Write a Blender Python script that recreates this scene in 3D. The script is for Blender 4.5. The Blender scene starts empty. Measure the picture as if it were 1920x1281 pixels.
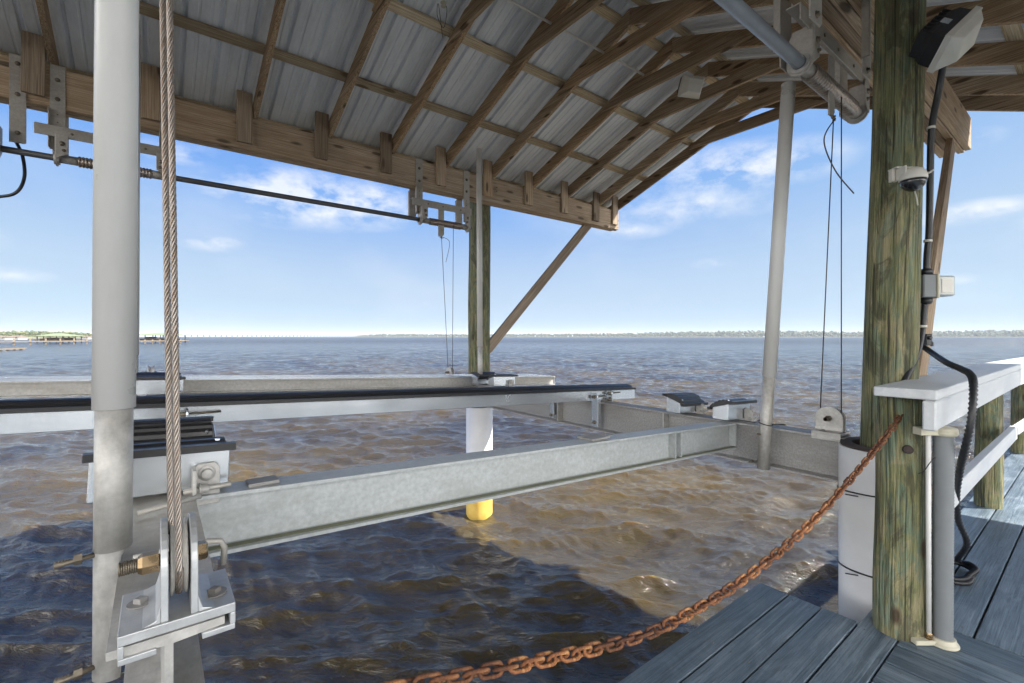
import bpy, math, random
import numpy as np
from mathutils import Vector, Matrix
random.seed(7); rnd = random.random
R = math.radians
sc = bpy.context.scene

# ------------------------------------------------------------------ camera
CZ, F_PX, YAW = 2.43, 866.0, R(37.72)
cam_d = bpy.data.cameras.new('camera'); cam = bpy.data.objects.new('camera', cam_d)
sc.collection.objects.link(cam); sc.camera = cam
cam.location = (0, 0, CZ); cam.rotation_euler = (R(90), 0, -YAW)
cam_d.sensor_width = 36; cam_d.lens = F_PX / 1920 * 36; cam_d.shift_y = -9.5 / 1920
cam_d.clip_start = 0.02; cam_d.clip_end = 60000
SY, CY = math.sin(YAW), math.cos(YAW)
def px(x, y, d):                      # photograph position + distance -> place
    l = (x - 960) / F_PX * d
    return Vector((SY * d + CY * l, CY * d - SY * l, CZ + (631 - y) / F_PX * d))

# ------------------------------------------------------------------ sky and sun
SUN = Vector((.63, -.60, 1)).normalized()
sun_el = math.asin(SUN.z); sun_az = math.atan2(SUN.x, SUN.y)
w = bpy.data.worlds.new('World'); sc.world = w; w.use_nodes = True
nt = w.node_tree; nt.nodes.clear(); N = nt.nodes; L = nt.links
def wn(t, **k):
    n = N.new(t)
    for a, b in k.items(): setattr(n, a, b)
    return n
def vmath(op, a, b=None, c=None):
    n = wn('ShaderNodeVectorMath', operation=op)
    for i, v in enumerate((a, b, c)):
        if v is None: continue
        if isinstance(v, (tuple, list, Vector)): n.inputs[i].default_value = v
        elif isinstance(v, float): n.inputs['Scale'].default_value = v
        else: L.new(v, n.inputs[i])
    return n
def fmath(op, a, b=None, clamp=False):
    n = wn('ShaderNodeMath', operation=op, use_clamp=clamp)
    for i, v in enumerate((a, b)):
        if v is None: continue
        if isinstance(v, (int, float)): n.inputs[i].default_value = v
        else: L.new(v, n.inputs[i])
    return n.outputs[0]
sky = wn('ShaderNodeTexSky', sky_type='NISHITA'); sky.sun_disc = False
sky.sun_elevation = sun_el; sky.sun_rotation = sun_az; sky.air_density = 1.0; sky.dust_density = .15; sky.ozone_density = 2.0
tc = wn('ShaderNodeTexCoord')
nz = wn('ShaderNodeTexNoise'); nz.inputs['Scale'].default_value = 13; nz.inputs['Detail'].default_value = 7; nz.inputs['Roughness'].default_value = .6
st = wn('ShaderNodeMapping'); st.inputs['Scale'].default_value = (1, 1, 1.9)
L.new(tc.outputs['Generated'], st.inputs[0]); L.new(st.outputs[0], nz.inputs['Vector'])
total = None
CLOUDS = [(570, 372, 205, 62, 1.0), (690, 385, 110, 50, .95), (480, 365, 110, 40, .7), (398, 456, 60, 20, .8), (345, 290, 90, 25, .5), (1385, 315, 190, 52, .85),
          (1290, 385, 170, 45, .6), (1480, 300, 120, 35, .6), (1825, 398, 110, 26, .8), (1180, 430, 90, 22, .5), (1338, 494, 45, 12, .5),
          (1790, 524, 40, 14, .7), (1830, 262, 45, 22, .5), (1160, 350, 120, 35, .35), (785, 570, 40, 9, .4), (20, 515, 70, 18, .4), (-260, 420, 200, 60, .9), (2200, 380, 220, 60, .9), (2500, 200, 300, 90, .8)]
for (x, y, sx, sy, a) in CLOUDS:
    c = (px(x, y, 1) - Vector((0, 0, CZ))).normalized()
    rt = c.cross(Vector((0, 0, 1))).normalized(); up = rt.cross(c)
    k = 1 / math.hypot((x - 960) / F_PX, 1)
    d = vmath('SUBTRACT', tc.outputs['Generated'], c).outputs[0]
    u = fmath('MULTIPLY', vmath('DOT_PRODUCT', d, rt).outputs['Value'], F_PX / sx / k)
    v = fmath('MULTIPLY', vmath('DOT_PRODUCT', d, up).outputs['Value'], F_PX / sy / k)
    r2 = fmath('ADD', fmath('MULTIPLY', u, u), fmath('MULTIPLY', v, v))
    g = fmath('MULTIPLY', fmath('SUBTRACT', 1.0, fmath('SQRT', r2), True), a * 1.5)
    total = g if total is None else fmath('MAXIMUM', total, g)
dens = fmath('MULTIPLY', total, fmath('MULTIPLY', fmath('SUBTRACT', nz.outputs['Fac'], .37), 4.6), True)
nz2 = wn('ShaderNodeTexNoise'); nz2.inputs['Scale'].default_value = 3.0; nz2.inputs['Detail'].default_value = 5
L.new(st.outputs[0], nz2.inputs['Vector'])
thin = fmath('MULTIPLY', fmath('SUBTRACT', nz2.outputs['Fac'], .5), .9, True)
dens = fmath('MAXIMUM', fmath('MULTIPLY', dens, .78), thin)
sc1 = vmath('SCALE', sky.outputs[0]); sc1.inputs['Scale'].default_value = .1
cv = wn('ShaderNodeRGBCurve'); L.new(sc1.outputs[0], cv.inputs['Color'])
def curve(c, pts):
    c.points[0].location = pts[0]; c.points[1].location = pts[-1]
    for p_ in pts[1:-1]: c.points.new(*p_)
curve(cv.mapping.curves[0], [(0, 0), (.10, .058), (.15, .105), (.30, .255), (.62, .31), (1, .35)])
curve(cv.mapping.curves[1], [(0, 0), (.17, .155), (.25, .23), (.44, .35), (.64, .395), (1, .43)])
curve(cv.mapping.curves[2], [(0, 0), (.30, .44), (.42, .505), (.59, .50), (1, .53)])
cv.mapping.update()
sc2 = vmath('SCALE', cv.outputs[0]); sc2.inputs['Scale'].default_value = 6.3
mixc = wn('ShaderNodeMixRGB'); L.new(dens, mixc.inputs[0]); L.new(sc2.outputs[0], mixc.inputs[1])
mixc.inputs[2].default_value = (3.55, 3.65, 3.75, 1)
# unseen bright clouds added behind the camera to lift the under-roof shade
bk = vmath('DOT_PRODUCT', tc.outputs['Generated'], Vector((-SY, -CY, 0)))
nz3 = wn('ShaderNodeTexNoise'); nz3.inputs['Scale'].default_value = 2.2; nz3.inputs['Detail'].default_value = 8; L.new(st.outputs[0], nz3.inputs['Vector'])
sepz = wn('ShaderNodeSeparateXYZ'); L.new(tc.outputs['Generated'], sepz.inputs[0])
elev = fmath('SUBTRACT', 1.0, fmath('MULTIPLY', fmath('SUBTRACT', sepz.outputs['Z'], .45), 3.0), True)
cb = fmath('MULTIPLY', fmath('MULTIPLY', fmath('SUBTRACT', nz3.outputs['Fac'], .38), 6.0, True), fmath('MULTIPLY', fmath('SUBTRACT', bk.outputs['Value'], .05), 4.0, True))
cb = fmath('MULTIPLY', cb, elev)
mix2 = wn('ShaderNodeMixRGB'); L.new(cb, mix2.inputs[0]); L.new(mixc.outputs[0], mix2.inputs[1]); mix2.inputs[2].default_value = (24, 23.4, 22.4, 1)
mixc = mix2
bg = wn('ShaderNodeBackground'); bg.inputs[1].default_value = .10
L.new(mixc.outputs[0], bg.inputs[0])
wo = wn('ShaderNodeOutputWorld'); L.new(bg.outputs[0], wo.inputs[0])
sl = bpy.data.lights.new('sun', 'SUN'); sl.energy = 4.4; sl.angle = R(.5); sl.color = (1, .95, .87)
so = bpy.data.objects.new('sun', sl); sc.collection.objects.link(so)
so.rotation_euler = SUN.to_track_quat('Z', 'Y').to_euler(); so.location = (0, 0, 30)
sc.view_settings.view_transform = 'Standard'; sc.view_settings.look = 'None'; sc.view_settings.gamma = 1
sc.view_settings.exposure = 1.5
sc.cycles.max_bounces = 8; sc.cycles.diffuse_bounces = 5; sc.cycles.use_denoising = True
sc.cycles.sample_clamp_indirect = 6

# ------------------------------------------------------------------ materials
class Mat:
    def __init__(s, name):
        s.m = bpy.data.materials.new(name); s.m.use_nodes = True
        s.t = s.m.node_tree; s.N = s.t.nodes; s.L = s.t.links
        s.b = s.N['Principled BSDF']
        at = s.N.new('ShaderNodeAttribute'); at.attribute_name = 'gc'; s.gc = at.outputs['Vector']
    def set(s, **k):
        for a, v in k.items():
            i = s.b.inputs[a.replace('_', ' ')]
            if hasattr(v, 'links'): s.L.new(v, i)
            else: i.default_value = v
        return s
    def noise(s, scale, detail=4, stretch=(1, 1, 1), rough=.55, vec=None, dist=0, kind='FBM'):
        mp = s.N.new('ShaderNodeMapping'); mp.inputs['Scale'].default_value = stretch
        s.L.new(vec or s.gc, mp.inputs[0]); n = s.N.new('ShaderNodeTexNoise'); n.noise_type = kind
        n.inputs['Scale'].default_value = scale; n.inputs['Detail'].default_value = detail
        n.inputs['Roughness'].default_value = rough; n.inputs['Distortion'].default_value = dist
        s.L.new(mp.outputs[0], n.inputs['Vector']); return n.outputs['Fac']
    def ramp(s, fac, stops):
        r = s.N.new('ShaderNodeValToRGB'); e = r.color_ramp.elements
        while len(e) < len(stops): e.new(.5)
        for i, (p, c) in enumerate(stops):
            e[i].position = p; e[i].color = (*c, 1) if len(c) == 3 else c
        s.L.new(fac, r.inputs[0]); return r.outputs[0]
    def mix(s, fac, a, b, mode='MIX'):
        m = s.N.new('ShaderNodeMixRGB'); m.blend_type = mode
        for i, v in enumerate((fac, a, b)):
            if hasattr(v, 'links'): s.L.new(v, m.inputs[i])
            else: m.inputs[i].default_value = v if i == 0 else ((*v, 1) if len(v) == 3 else v)
        return m.outputs[0]
    def bump(s, h, strength=.3, dist=.01):
        b = s.N.new('ShaderNodeBump'); b.inputs['Strength'].default_value = strength; b.inputs['Distance'].default_value = dist
        s.L.new(h, b.inputs['Height']); s.L.new(b.outputs[0], s.b.inputs['Normal']); return s
    def math(s, op, a, b=0, clamp=False):
        n = s.N.new('ShaderNodeMath'); n.operation = op; n.use_clamp = clamp
        for i, v in enumerate((a, b)):
            if hasattr(v, 'links'): s.L.new(v, n.inputs[i])
            else: n.inputs[i].default_value = v
        return n.outputs[0]

def wood(name, dark, mid, light, knots=True, rough=.85, bstr=.4, stain=.5):
    m = Mat(name)
    warp = m.noise(1.1, 2, (.8, 6, 6))
    g = m.noise(4.2, 8, (.30, 16, 16), .70, dist=2.2)
    g2 = m.noise(38, 3, (.05, 6, 6), .6)
    col = m.ramp(g, [(.36, dark), (.5, mid), (.64, light)])
    col = m.mix(m.ramp(g2, [(.4, (0, 0, 0)), (.7, (1, 1, 1))]), col, m.mix(1, col, (.62, .6, .58), 'MULTIPLY'))
    pat = m.noise(1.6, 5, (.6, 2, 2), .6)
    col = m.mix(m.ramp(pat, [(.42, (0, 0, 0)), (.68, (stain,) * 3)]), col, m.mix(1, col, (.45, .42, .4), 'MULTIPLY'))
    tone = m.noise(.13, 0, (1, 1, 1))
    col = m.mix(1, col, m.ramp(tone, [(.32, (.62, .60, .58)), (.5, (1, 1, 1)), (.68, (1.0, .94, .86))]), 'MULTIPLY')
    if knots:
        v = m.N.new('ShaderNodeTexVoronoi'); v.inputs['Scale'].default_value = 1.0
        mp = m.N.new('ShaderNodeMapping'); mp.inputs['Scale'].default_value = (2.6, 9, 9)
        m.L.new(m.gc, mp.inputs[0]); m.L.new(mp.outputs[0], v.inputs['Vector'])
        k = m.ramp(v.outputs['Distance'], [(.13, (1, 1, 1)), (.22, (0, 0, 0))])
        col = m.mix(m.math('MULTIPLY', k, .85), col, tuple(c * .3 for c in dark))
    m.set(Base_Color=col, Roughness=rough); m.b.inputs['Specular IOR Level'].default_value = .25
    m.bump(m.math('ADD', g, g2), bstr, .004)
    return m.m
M = {}
M['rafter'] = wood('rafter_wood', (.20, .13, .075), (.47, .35, .235), (.66, .54, .40), stain=.55)
M['beam'] = wood('beam_wood', (.33, .24, .165), (.52, .41, .30), (.68, .57, .45), stain=.35)
M['purlin'] = wood('purlin_wood', (.44, .31, .18), (.80, .68, .48), (.90, .82, .66), stain=.6)
M['grey_wood'] = wood('weathered_wood', (.24, .18, .13), (.42, .335, .25), (.60, .51, .41))
def deckmat():
    m = Mat('blue_grey_deck_stain')
    g = m.noise(5, 8, (.5, 20, 20), .7, dist=1.0)
    pat = m.noise(3.2, 8, (.8, 2.4, 2), .75, dist=.8)
    col = m.ramp(g, [(.30, (.038, .056, .072)), (.5, (.11, .148, .18)), (.70, (.20, .255, .29))])
    col = m.mix(m.ramp(pat, [(.46, (0, 0, 0)), (.64, (.6,) * 3)]), col, m.ramp(g, [(.3, (.14, .18, .21)), (.7, (.38, .44, .48))]))
    v = m.N.new('ShaderNodeTexVoronoi'); mp = m.N.new('ShaderNodeMapping'); mp.inputs['Scale'].default_value = (2.2, 7, 7)
    m.L.new(m.gc, mp.inputs[0]); m.L.new(mp.outputs[0], v.inputs['Vector']); v.inputs['Scale'].default_value = 1
    col = m.mix(m.ramp(v.outputs['Distance'], [(.06, (.8,) * 3), (.14, (0, 0, 0))]), col, (.03, .035, .045))
    tone = m.noise(.13, 0, (1, 1, 1))
    col = m.mix(1, col, m.ramp(tone, [(.35, (.56, .60, .65)), (.65, (.88, .90, .92))]), 'MULTIPLY')
    m.set(Base_Color=col, Roughness=m.ramp(pat, [(.3, (.35,) * 3), (.7, (.6,) * 3)])); m.bump(g, .5, .004)
    return m.m
M['deck'] = deckmat()
def pilemat(name, greener=1.0):
    m = Mat(name)
    g = m.noise(7, 8, (.45, 7, 7), .72, dist=1.2)
    p = m.noise(6, 7, (.7, 1.5, 1.5), .68, dist=1.6)
    p2 = m.noise(8, 6, (.5, 1.9, 1.9), .66, dist=1.2)
    base = m.ramp(g, [(.28, (.05, .058, .026)), (.5, (.20, .205, .09)), (.70, (.42, .38, .20))])
    pale = m.ramp(g, [(.34, (.19, .155, .08)), (.66, (.47, .40, .25))])
    grn = m.ramp(g, [(.34, (.045, .085, .055)), (.66, (.24, .32, .23))])
    col = m.mix(m.ramp(p, [(.48, (0, 0, 0)), (.58, (.62,) * 3)]), base, pale)
    col = m.mix(m.ramp(p2, [(.49, (0, 0, 0)), (.58, (.62 * greener,) * 3)]), col, grn)
    v = m.N.new('ShaderNodeTexVoronoi'); mp = m.N.new('ShaderNodeMapping'); mp.inputs['Scale'].default_value = (3.4, 7, 7)
    m.L.new(m.gc, mp.inputs[0]); m.L.new(mp.outputs[0], v.inputs['Vector']); v.inputs['Scale'].default_value = 1
    col = m.mix(m.ramp(v.outputs['Distance'], [(.10, (.9,) * 3), (.18, (0, 0, 0))]), col, (.06, .03, .015))
    p3 = m.noise(3.1, 6, (.6, 2.2, 2.2), .7, dist=1.5)
    col = m.mix(m.ramp(p3, [(.52, (0, 0, 0)), (.58, (.7,) * 3)]), col, m.ramp(g, [(.3, (.035, .035, .02)), (.7, (.12, .11, .06))]))
    crack = m.noise(11, 3, (.12, 10, 10), .5)
    col = m.mix(m.ramp(crack, [(.605, (0, 0, 0)), (.63, (.85,) * 3)]), col, (.02, .018, .01))
    col = m.mix(1, col, (.86, .86, .86), 'MULTIPLY')
    m.set(Base_Color=col, Roughness=.75); m.bump(m.math('ADD', g, m.math('MULTIPLY', crack, -3.0)), .9, .010)
    return m.m
M['pile'] = pilemat('treated_pile_wood')
M['post'] = pilemat('rail_post_wood', 1.25)
def plain(name, col, rough=.5, metal=0.0, var=.12, scale=14, bstr=.05, spec=.5, stretch=(1, 1, 1), dirt=None, rvar=.1):
    col = tuple(c * .84 for c in col); m = Mat(name); n = m.noise(scale, 6, stretch, .65)
    if dirt: dirt = (tuple(c * .84 for c in dirt[0]), dirt[1])
    c = m.ramp(n, [(.3, tuple(x * (1 - var) for x in col)), (.7, tuple(min(1, x * (1 + var)) for x in col))])
    if dirt:
        d = m.noise(4, 6, (.4, 1.6, 1.6), .65)
        c = m.mix(m.ramp(d, [(.48, (0, 0, 0)), (.7, (dirt[1],) * 3)]), c, dirt[0])
    m.set(Base_Color=c, Metallic=metal, Roughness=m.ramp(n, [(.3, (max(.05, rough - rvar),) * 3), (.7, (min(1, rough + rvar),) * 3)]))
    m.b.inputs['Specular IOR Level'].default_value = spec
    if bstr: m.bump(m.noise(scale * 5, 4), bstr, .002)
    return m.m
M['galv'] = plain('galvanised_steel', (.56, .545, .52), .5, .25, .22, 45, .12, dirt=((.33, .30, .24), .75))
M['beam_speckled'] = plain('speckled_galvanised_beam', (.40, .395, .39), .6, .15, .34, 95, .18, dirt=((.26, .245, .22), .7))
M['galv_dark'] = plain('dull_galvanised_steel', (.36, .35, .34), .6, .3, .2, 60, .15, dirt=((.24, .2, .15), .6))
M['bracket'] = plain('bracket_metal', (.50, .47, .43), .55, .3, .18, 70, .15, dirt=((.30, .24, .17), .6))
M['beam_galv'] = plain('galvanised_beam', (.52, .545, .55), .5, .2, .18, 60, .12, dirt=((.36, .38, .36), .75))
M['algae'] = plain('green_stained_flange', (.20, .21, .13), .7, .1, .3, 12, .2)
M['alu'] = plain('aluminium', (.66, .70, .74), .24, .8, .05, 2, 0, stretch=(.4, 2, 2), rvar=.04)
M['cast_alu'] = plain('cut_aluminium', (.62, .635, .65), .46, .5, .14, 40, .08, dirt=((.42, .42, .41), .6), rvar=.05)
M['rubber'] = plain('black_rubber', (.018, .018, .02), .38, 0, .2, 30, .05)
M['black'] = plain('black_plastic', (.016, .017, .02), .42, 0, .2, 60, .1)
M['pvc'] = plain('white_pvc', (.73, .72, .70), .35, 0, .04, 4, .02, dirt=((.50, .48, .43), .4))
M['white'] = plain('white_plastic', (.68, .66, .60), .45, 0, .06, 9, .03, dirt=((.45, .38, .25), .3))
M['cream'] = plain('cream_plastic', (.55, .52, .40), .5, 0, .08, 9, .03)
M['paint'] = plain('white_paint', (.62, .635, .65), .5, 0, .10, 6, .12, stretch=(.4, 8, 8), dirt=((.44, .48, .53), .6))
M['bolt'] = plain('bolt_steel', (.20, .17, .13), .45, .6, .3, 80, .05)
M['brass'] = plain('bronze_nut', (.42, .30, .17), .3, .9, .15, 60, .03)
M['dark'] = plain('dark_hole', (.02, .02, .02), .8)
M['cable'] = plain('steel_cable', (.40, .35, .31), .36, .6, .35, 60, .1, dirt=((.26, .16, .09), .8))
M['thin_cable'] = plain('dark_steel_cable', (.13, .11, .10), .5, .5, .25, 90, .1)
M['shaft'] = plain('shaft_steel', (.16, .16, .17), .5, .5, .2, 30, .05)
M['shaft_light'] = plain('pale_galvanised_pipe', (.40, .45, .52), .45, .3, .14, 30, .08)
M['tube'] = plain('grey_ribbed_plastic', (.20, .215, .225), .6, 0, .08, 8, .02)
M['glass'] = plain('dark_glass', (.01, .011, .014), .05, 0, .1, 5, 0, .8)
M['lens'] = plain('clear_cover', (.45, .50, .50), .12, 0, .05, 5, 0, .8)
def roofmat():
    m = Mat('roof_sheet_metal')
    n = m.noise(3.2, 6, (.5, 2.4, 1), .68); f = m.noise(60, 3, (.3, 1, 1), .6)
    col = m.ramp(n, [(.3, (.62, .66, .71)), (.55, (.78, .82, .87)), (.75, (.85, .88, .92))])
    col = m.mix(.2, col, m.ramp(f, [(.3, (.52, .55, .59)), (.7, (.84, .87, .91))]))
    s = m.noise(5, 4, (.2, 6, 1), .6)
    col = m.mix(m.ramp(s, [(.55, (0, 0, 0)), (.75, (.5,) * 3)]), col, (.46, .45, .44))
    m.set(Base_Color=col, Metallic=.1, Roughness=.5); m.bump(f, .06, .002); return m.m
M['roof'] = roofmat()
def rustmat():
    m = Mat('rusty_chain_metal')
    oi = m.N.new('ShaderNodeObjectInfo')
    n = m.noise(70, 5, (1, 1, 1), .7)
    n2 = m.noise(160, 3, (1, 1, 1), .6)
    col = m.ramp(n, [(.3, (.14, .045, .02)), (.5, (.46, .18, .065)), (.7, (.78, .45, .18))])
    dk = m.ramp(n, [(.3, (.04, .017, .010)), (.7, (.20, .075, .035))])
    gp = m.N.new('ShaderNodeNewGeometry'); band = m.ramp(m.noise(3.3, 2, (1, 1, 1), .5, gp.outputs['Position']), [(.44, (0, 0, 0)), (.56, (1, 1, 1))])
    col = m.mix(m.math('MULTIPLY', m.math('ADD', m.math('MULTIPLY', oi.outputs['Random'], .5), m.math('MULTIPLY', band, .8)), .8, True), col, dk)
    col = m.mix(m.ramp(n2, [(.58, (0, 0, 0)), (.64, (.8,) * 3)]), col, (.05, .03, .02))
    m.set(Base_Color=col, Roughness=.8, Metallic=.15); m.bump(n2, .5, .002); return m.m
M['rust'] = rustmat()
def wrapmat():                        # white pile sleeve, tannin stained at the waterline
    m = Mat('pile_sleeve')
    ge = m.N.new('ShaderNodeNewGeometry'); sp = m.N.new('ShaderNodeSeparateXYZ'); m.L.new(ge.outputs['Position'], sp.inputs[0])
    n = m.noise(6, 4, (1, 1, 1))
    z = m.math('ADD', sp.outputs['Z'], m.math('MULTIPLY', n, -.06))
    col = m.mix(m.math('LESS_THAN', z, .34), m.ramp(n, [(.3, (.66, .66, .67)), (.7, (.74, .74, .74))]), m.ramp(n, [(.3, (.50, .31, .05)), (.7, (.66, .47, .12))]))
    m.set(Base_Color=col, Roughness=.5); return m.m
M['wrap'] = wrapmat()
def foliage(name, a, b):
    m = Mat(name); n = m.noise(.06, 5)
    m.set(Base_Color=m.ramp(n, [(.35, a), (.65, b)]), Roughness=.9); return m.m
M['far_tree'] = foliage('far_foliage', (.05, .062, .038), (.12, .12, .07))
M['hill_tree'] = foliage('hill_foliage', (.05, .075, .035), (.15, .16, .07))
M['green_roof'] = plain('pale_green_roof', (.26, .31, .17), .5, 0, .1, .6, 0)
M['far_wood'] = plain('far_dock_wood', (.26, .21, .15), .9, 0, .15, .8, 0)
M['far_white'] = plain('far_white_wall', (.42, .41, .38), .8, 0, .06, .5, 0)
M['far_grey'] = plain('far_grey_concrete', (.20, .22, .25), .9, 0, .05, .05, 0)
M['far_dark'] = plain('far_dark_wood', (.06, .045, .04), .9, 0, .1, .5, 0)
M['far_roof'] = plain('far_brown_roof', (.22, .17, .13), .8, 0, .1, .5, 0)
M['land'] = plain('sandy_shore', (.26, .24, .15), .9, 0, .2, .02, 0)

# ------------------------------------------------------------------ mesh builder
class MB:
    def __init__(s): s.v = []; s.f = []; s.g = []; s.sm = []; s.at = []
    def _add(s, vs, gs, fs, smooth=False):
        s.at.append((len(s.v), len(s.f))); b = len(s.v); o = (rnd() * 40, rnd() * 40, rnd() * 40)
        s.v += [tuple(v) for v in vs]; s.g += [(g[0] + o[0], g[1] + o[1], g[2] + o[2]) for g in gs]
        s.f += [tuple(b + i for i in f) for f in fs]
        s.sm += [smooth] * len(fs) if isinstance(smooth, bool) else smooth
        return s
    def box(s, x0, x1, y0, y1, z0, z1, axis='x', mat=None):
        vs = [Vector((x, y, z)) for x in (x0, x1) for y in (y0, y1) for z in (z0, z1)]
        c = Vector(((x0 + x1) / 2, (y0 + y1) / 2, (z0 + z1) / 2))
        perm = {'x': (0, 1, 2), 'y': (1, 0, 2), 'z': (2, 0, 1)}[axis]
        gs = [[(v - c)[i] for i in perm] for v in vs]
        if mat: vs = [mat @ v for v in vs]
        return s._add(vs, gs, [(0, 1, 3, 2), (4, 6, 7, 5), (0, 4, 5, 1), (2, 3, 7, 6), (0, 2, 6, 4), (1, 5, 7, 3)])
    def board(s, p0, p1, wd, ht, side=None, seg=1):     # length p0->p1, wd along side, ht along the third axis, centred
        p0, p1 = Vector(p0), Vector(p1); x = (p1 - p0); ln = x.length; x.normalize()
        y = Vector(side).normalized() if side else x.cross(Vector((0, 0, 1))).normalized()
        y = (y - x * y.dot(x)).normalized(); z = x.cross(y)
        m = Matrix((x, y, z)).transposed().to_4x4(); m.translation = p0
        return s.box(0, ln, -wd / 2, wd / 2, -ht / 2, ht / 2, 'x', m)
    def prism(s, pts, thick, mat):                       # outline in local xy, thickness along local z (centred)
        n = len(pts); vs = [Vector((x, y, z)) for z in (-thick / 2, thick / 2) for x, y in pts]
        fs = [tuple(range(n - 1, -1, -1)), tuple(range(n, 2 * n))] + [(i, (i + 1) % n, n + (i + 1) % n, n + i) for i in range(n)]
        return s._add([mat @ v for v in vs], [tuple(v) for v in vs], fs)
    def cyl(s, p0, p1, r0, r1=None, n=20, cap=True):
        return s.tube([p0, p1], [r0, r0 if r1 is None else r1], n, cap)
    def tube(s, pts, rad, n=10, cap=True, closed=False):
        pts = [Vector(p) for p in pts]; m = len(pts)
        rad = [rad] * m if isinstance(rad, (int, float)) else rad
        vs = []; gs = []; t_prev = None; nn = None; acc = 0
        for i, p in enumerate(pts):
            if closed: t = (pts[(i + 1) % m] - pts[i - 1]).normalized()
            else: t = (pts[min(i + 1, m - 1)] - pts[max(i - 1, 0)]).normalized()
            if nn is None:
                a = Vector((0, 0, 1)) if abs(t.z) < .9 else Vector((1, 0, 0)); nn = t.cross(a).normalized()
            else: nn = (nn - t * nn.dot(t)).normalized()
            bb = t.cross(nn)
            if i: acc += (p - pts[i - 1]).length
            for k in range(n):
                a = 2 * math.pi * k / n; o = nn * math.cos(a) * rad[i] + bb * math.sin(a) * rad[i]
                vs.append(p + o); gs.append((acc, math.cos(a) * rad[i], math.sin(a) * rad[i]))
        fs = []
        for i in range(m if closed else m - 1):
            j = (i + 1) % m
            for k in range(n):
                fs.append((i * n + k, i * n + (k + 1) % n, j * n + (k + 1) % n, j * n + k))
        sm = [True] * len(fs)
        if cap and not closed:
            fs.append(tuple(range(n - 1, -1, -1))); fs.append(tuple((m - 1) * n + k for k in range(n))); sm += [False, False]
        return s._add(vs, gs, fs, sm)
    def ring(s, p0, p1, ro, ri, n=32):                   # hollow pipe
        p0, p1 = Vector(p0), Vector(p1); t = (p1 - p0).normalized()
        a = Vector((0, 0, 1)) if abs(t.z) < .9 else Vector((1, 0, 0)); u = t.cross(a).normalized(); v = t.cross(u)
        vs = []; gs = []
        for p, r, g in ((p0, ro, 0), (p1, ro, (p1 - p0).length), (p1, ri, (p1 - p0).length), (p0, ri, 0)):
            for k in range(n):
                c, d = math.cos(2 * math.pi * k / n), math.sin(2 * math.pi * k / n)
                vs.append(p + u * c * r + v * d * r); gs.append((g, c * r, d * r))
        fs = []; sm = []
        for q in range(4):
            for k in range(n):
                fs.append((q * n + k, q * n + (k + 1) % n, ((q + 1) % 4) * n + (k + 1) % n, ((q + 1) % 4) * n + k)); sm.append(q % 2 == 0)
        return s._add(vs, gs, fs, sm)
    def lathe(s, p, axis, prof, n=24):                   # prof: (along, radius)
        p = Vector(p); t = Vector(axis).normalized()
        a_ = Vector((0, 0, 1)) if abs(t.z) < .9 else Vector((1, 0, 0)); u = t.cross(a_).normalized(); v = t.cross(u); vs = []; gs = []; m = len(prof)
        for a, r in prof:
            r = max(r, 1e-4)
            for k in range(n):
                c, d = math.cos(2 * math.pi * k / n), math.sin(2 * math.pi * k / n)
                vs.append(p + t * a + u * c * r + v * d * r); gs.append((a, c * r, d * r))
        fs = [(i * n + k, i * n + (k + 1) % n, (i + 1) * n + (k + 1) % n, (i + 1) * n + k) for i in range(m - 1) for k in range(n)]
        sm = [n > 10] * len(fs) + [False, False]
        fs += [tuple(range(n - 1, -1, -1)), tuple((m - 1) * n + k for k in range(n))]
        return s._add(vs, gs, fs, sm)
    def split(s, name, mat, parent, bevel=0, grp=1):         # every piece its own object
        at = s.at[::grp] + [(len(s.v), len(s.f))]; out = []
        for (v0, f0), (v1, f1) in zip(at, at[1:]):
            q = MB(); q.v = s.v[v0:v1]; q.g = s.g[v0:v1]; q.f = [tuple(i - v0 for i in f) for f in s.f[f0:f1]]; q.sm = s.sm[f0:f1]
            out.append(q.build(name, mat, parent, bevel))
        return out[0]
    def build(s, name, mat, parent=None, bevel=0, loc=None, segs=1):
        me = bpy.data.meshes.new(name)
        off = Vector(loc) if loc is not None else (parent_loc(parent) if parent else Vector((0, 0, 0)))
        me.from_pydata([tuple(Vector(v) - off) for v in s.v], [], s.f)
        at = me.attributes.new('gc', 'FLOAT_VECTOR', 'POINT')
        at.data.foreach_set('vector', np.array(s.g, dtype=np.float32).ravel())
        me.polygons.foreach_set('use_smooth', s.sm); me.update()
        me.materials.append(M[mat] if isinstance(mat, str) else mat)
        o = bpy.data.objects.new(name, me); sc.collection.objects.link(o)
        if parent:
            o.parent = parent
            if loc is not None: o.location = off - parent_loc(parent)
        else: o.location = off
        if bevel:
            b = o.modifiers.new('bevel', 'BEVEL'); b.width = bevel; b.segments = segs; b.limit_method = 'ANGLE'; b.angle_limit = R(50)
        return o
def parent_loc(o):
    v = Vector((0, 0, 0))
    while o: v += o.location; o = o.parent
    return v
def thing(name, label, cat, loc=(0, 0, 0), group=None):
    o = bpy.data.objects.new(name, None); sc.collection.objects.link(o); o.location = loc
    o.empty_display_size = .1; return tag(o, label, cat, group)
def tag(o, label, cat, group=None):
    o['label'] = label; o['category'] = cat
    if group: o['group'] = group
    return o
def copy_tree(o, parent=None):
    c = o.copy(); sc.collection.objects.link(c); c.parent = parent
    for ch in list(o.children): copy_tree(ch, c)
    return c
def wiggle(p0, p1, amp, n):                             # slightly crooked path
    p0, p1 = Vector(p0), Vector(p1); out = []
    for i in range(n + 1):
        p = p0.lerp(p1, i / n)
        q = i * 14 / n; out.append(p + Vector((math.sin(q * 1.1) * amp, math.cos(q * .8) * amp, 0)))
    return out
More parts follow.
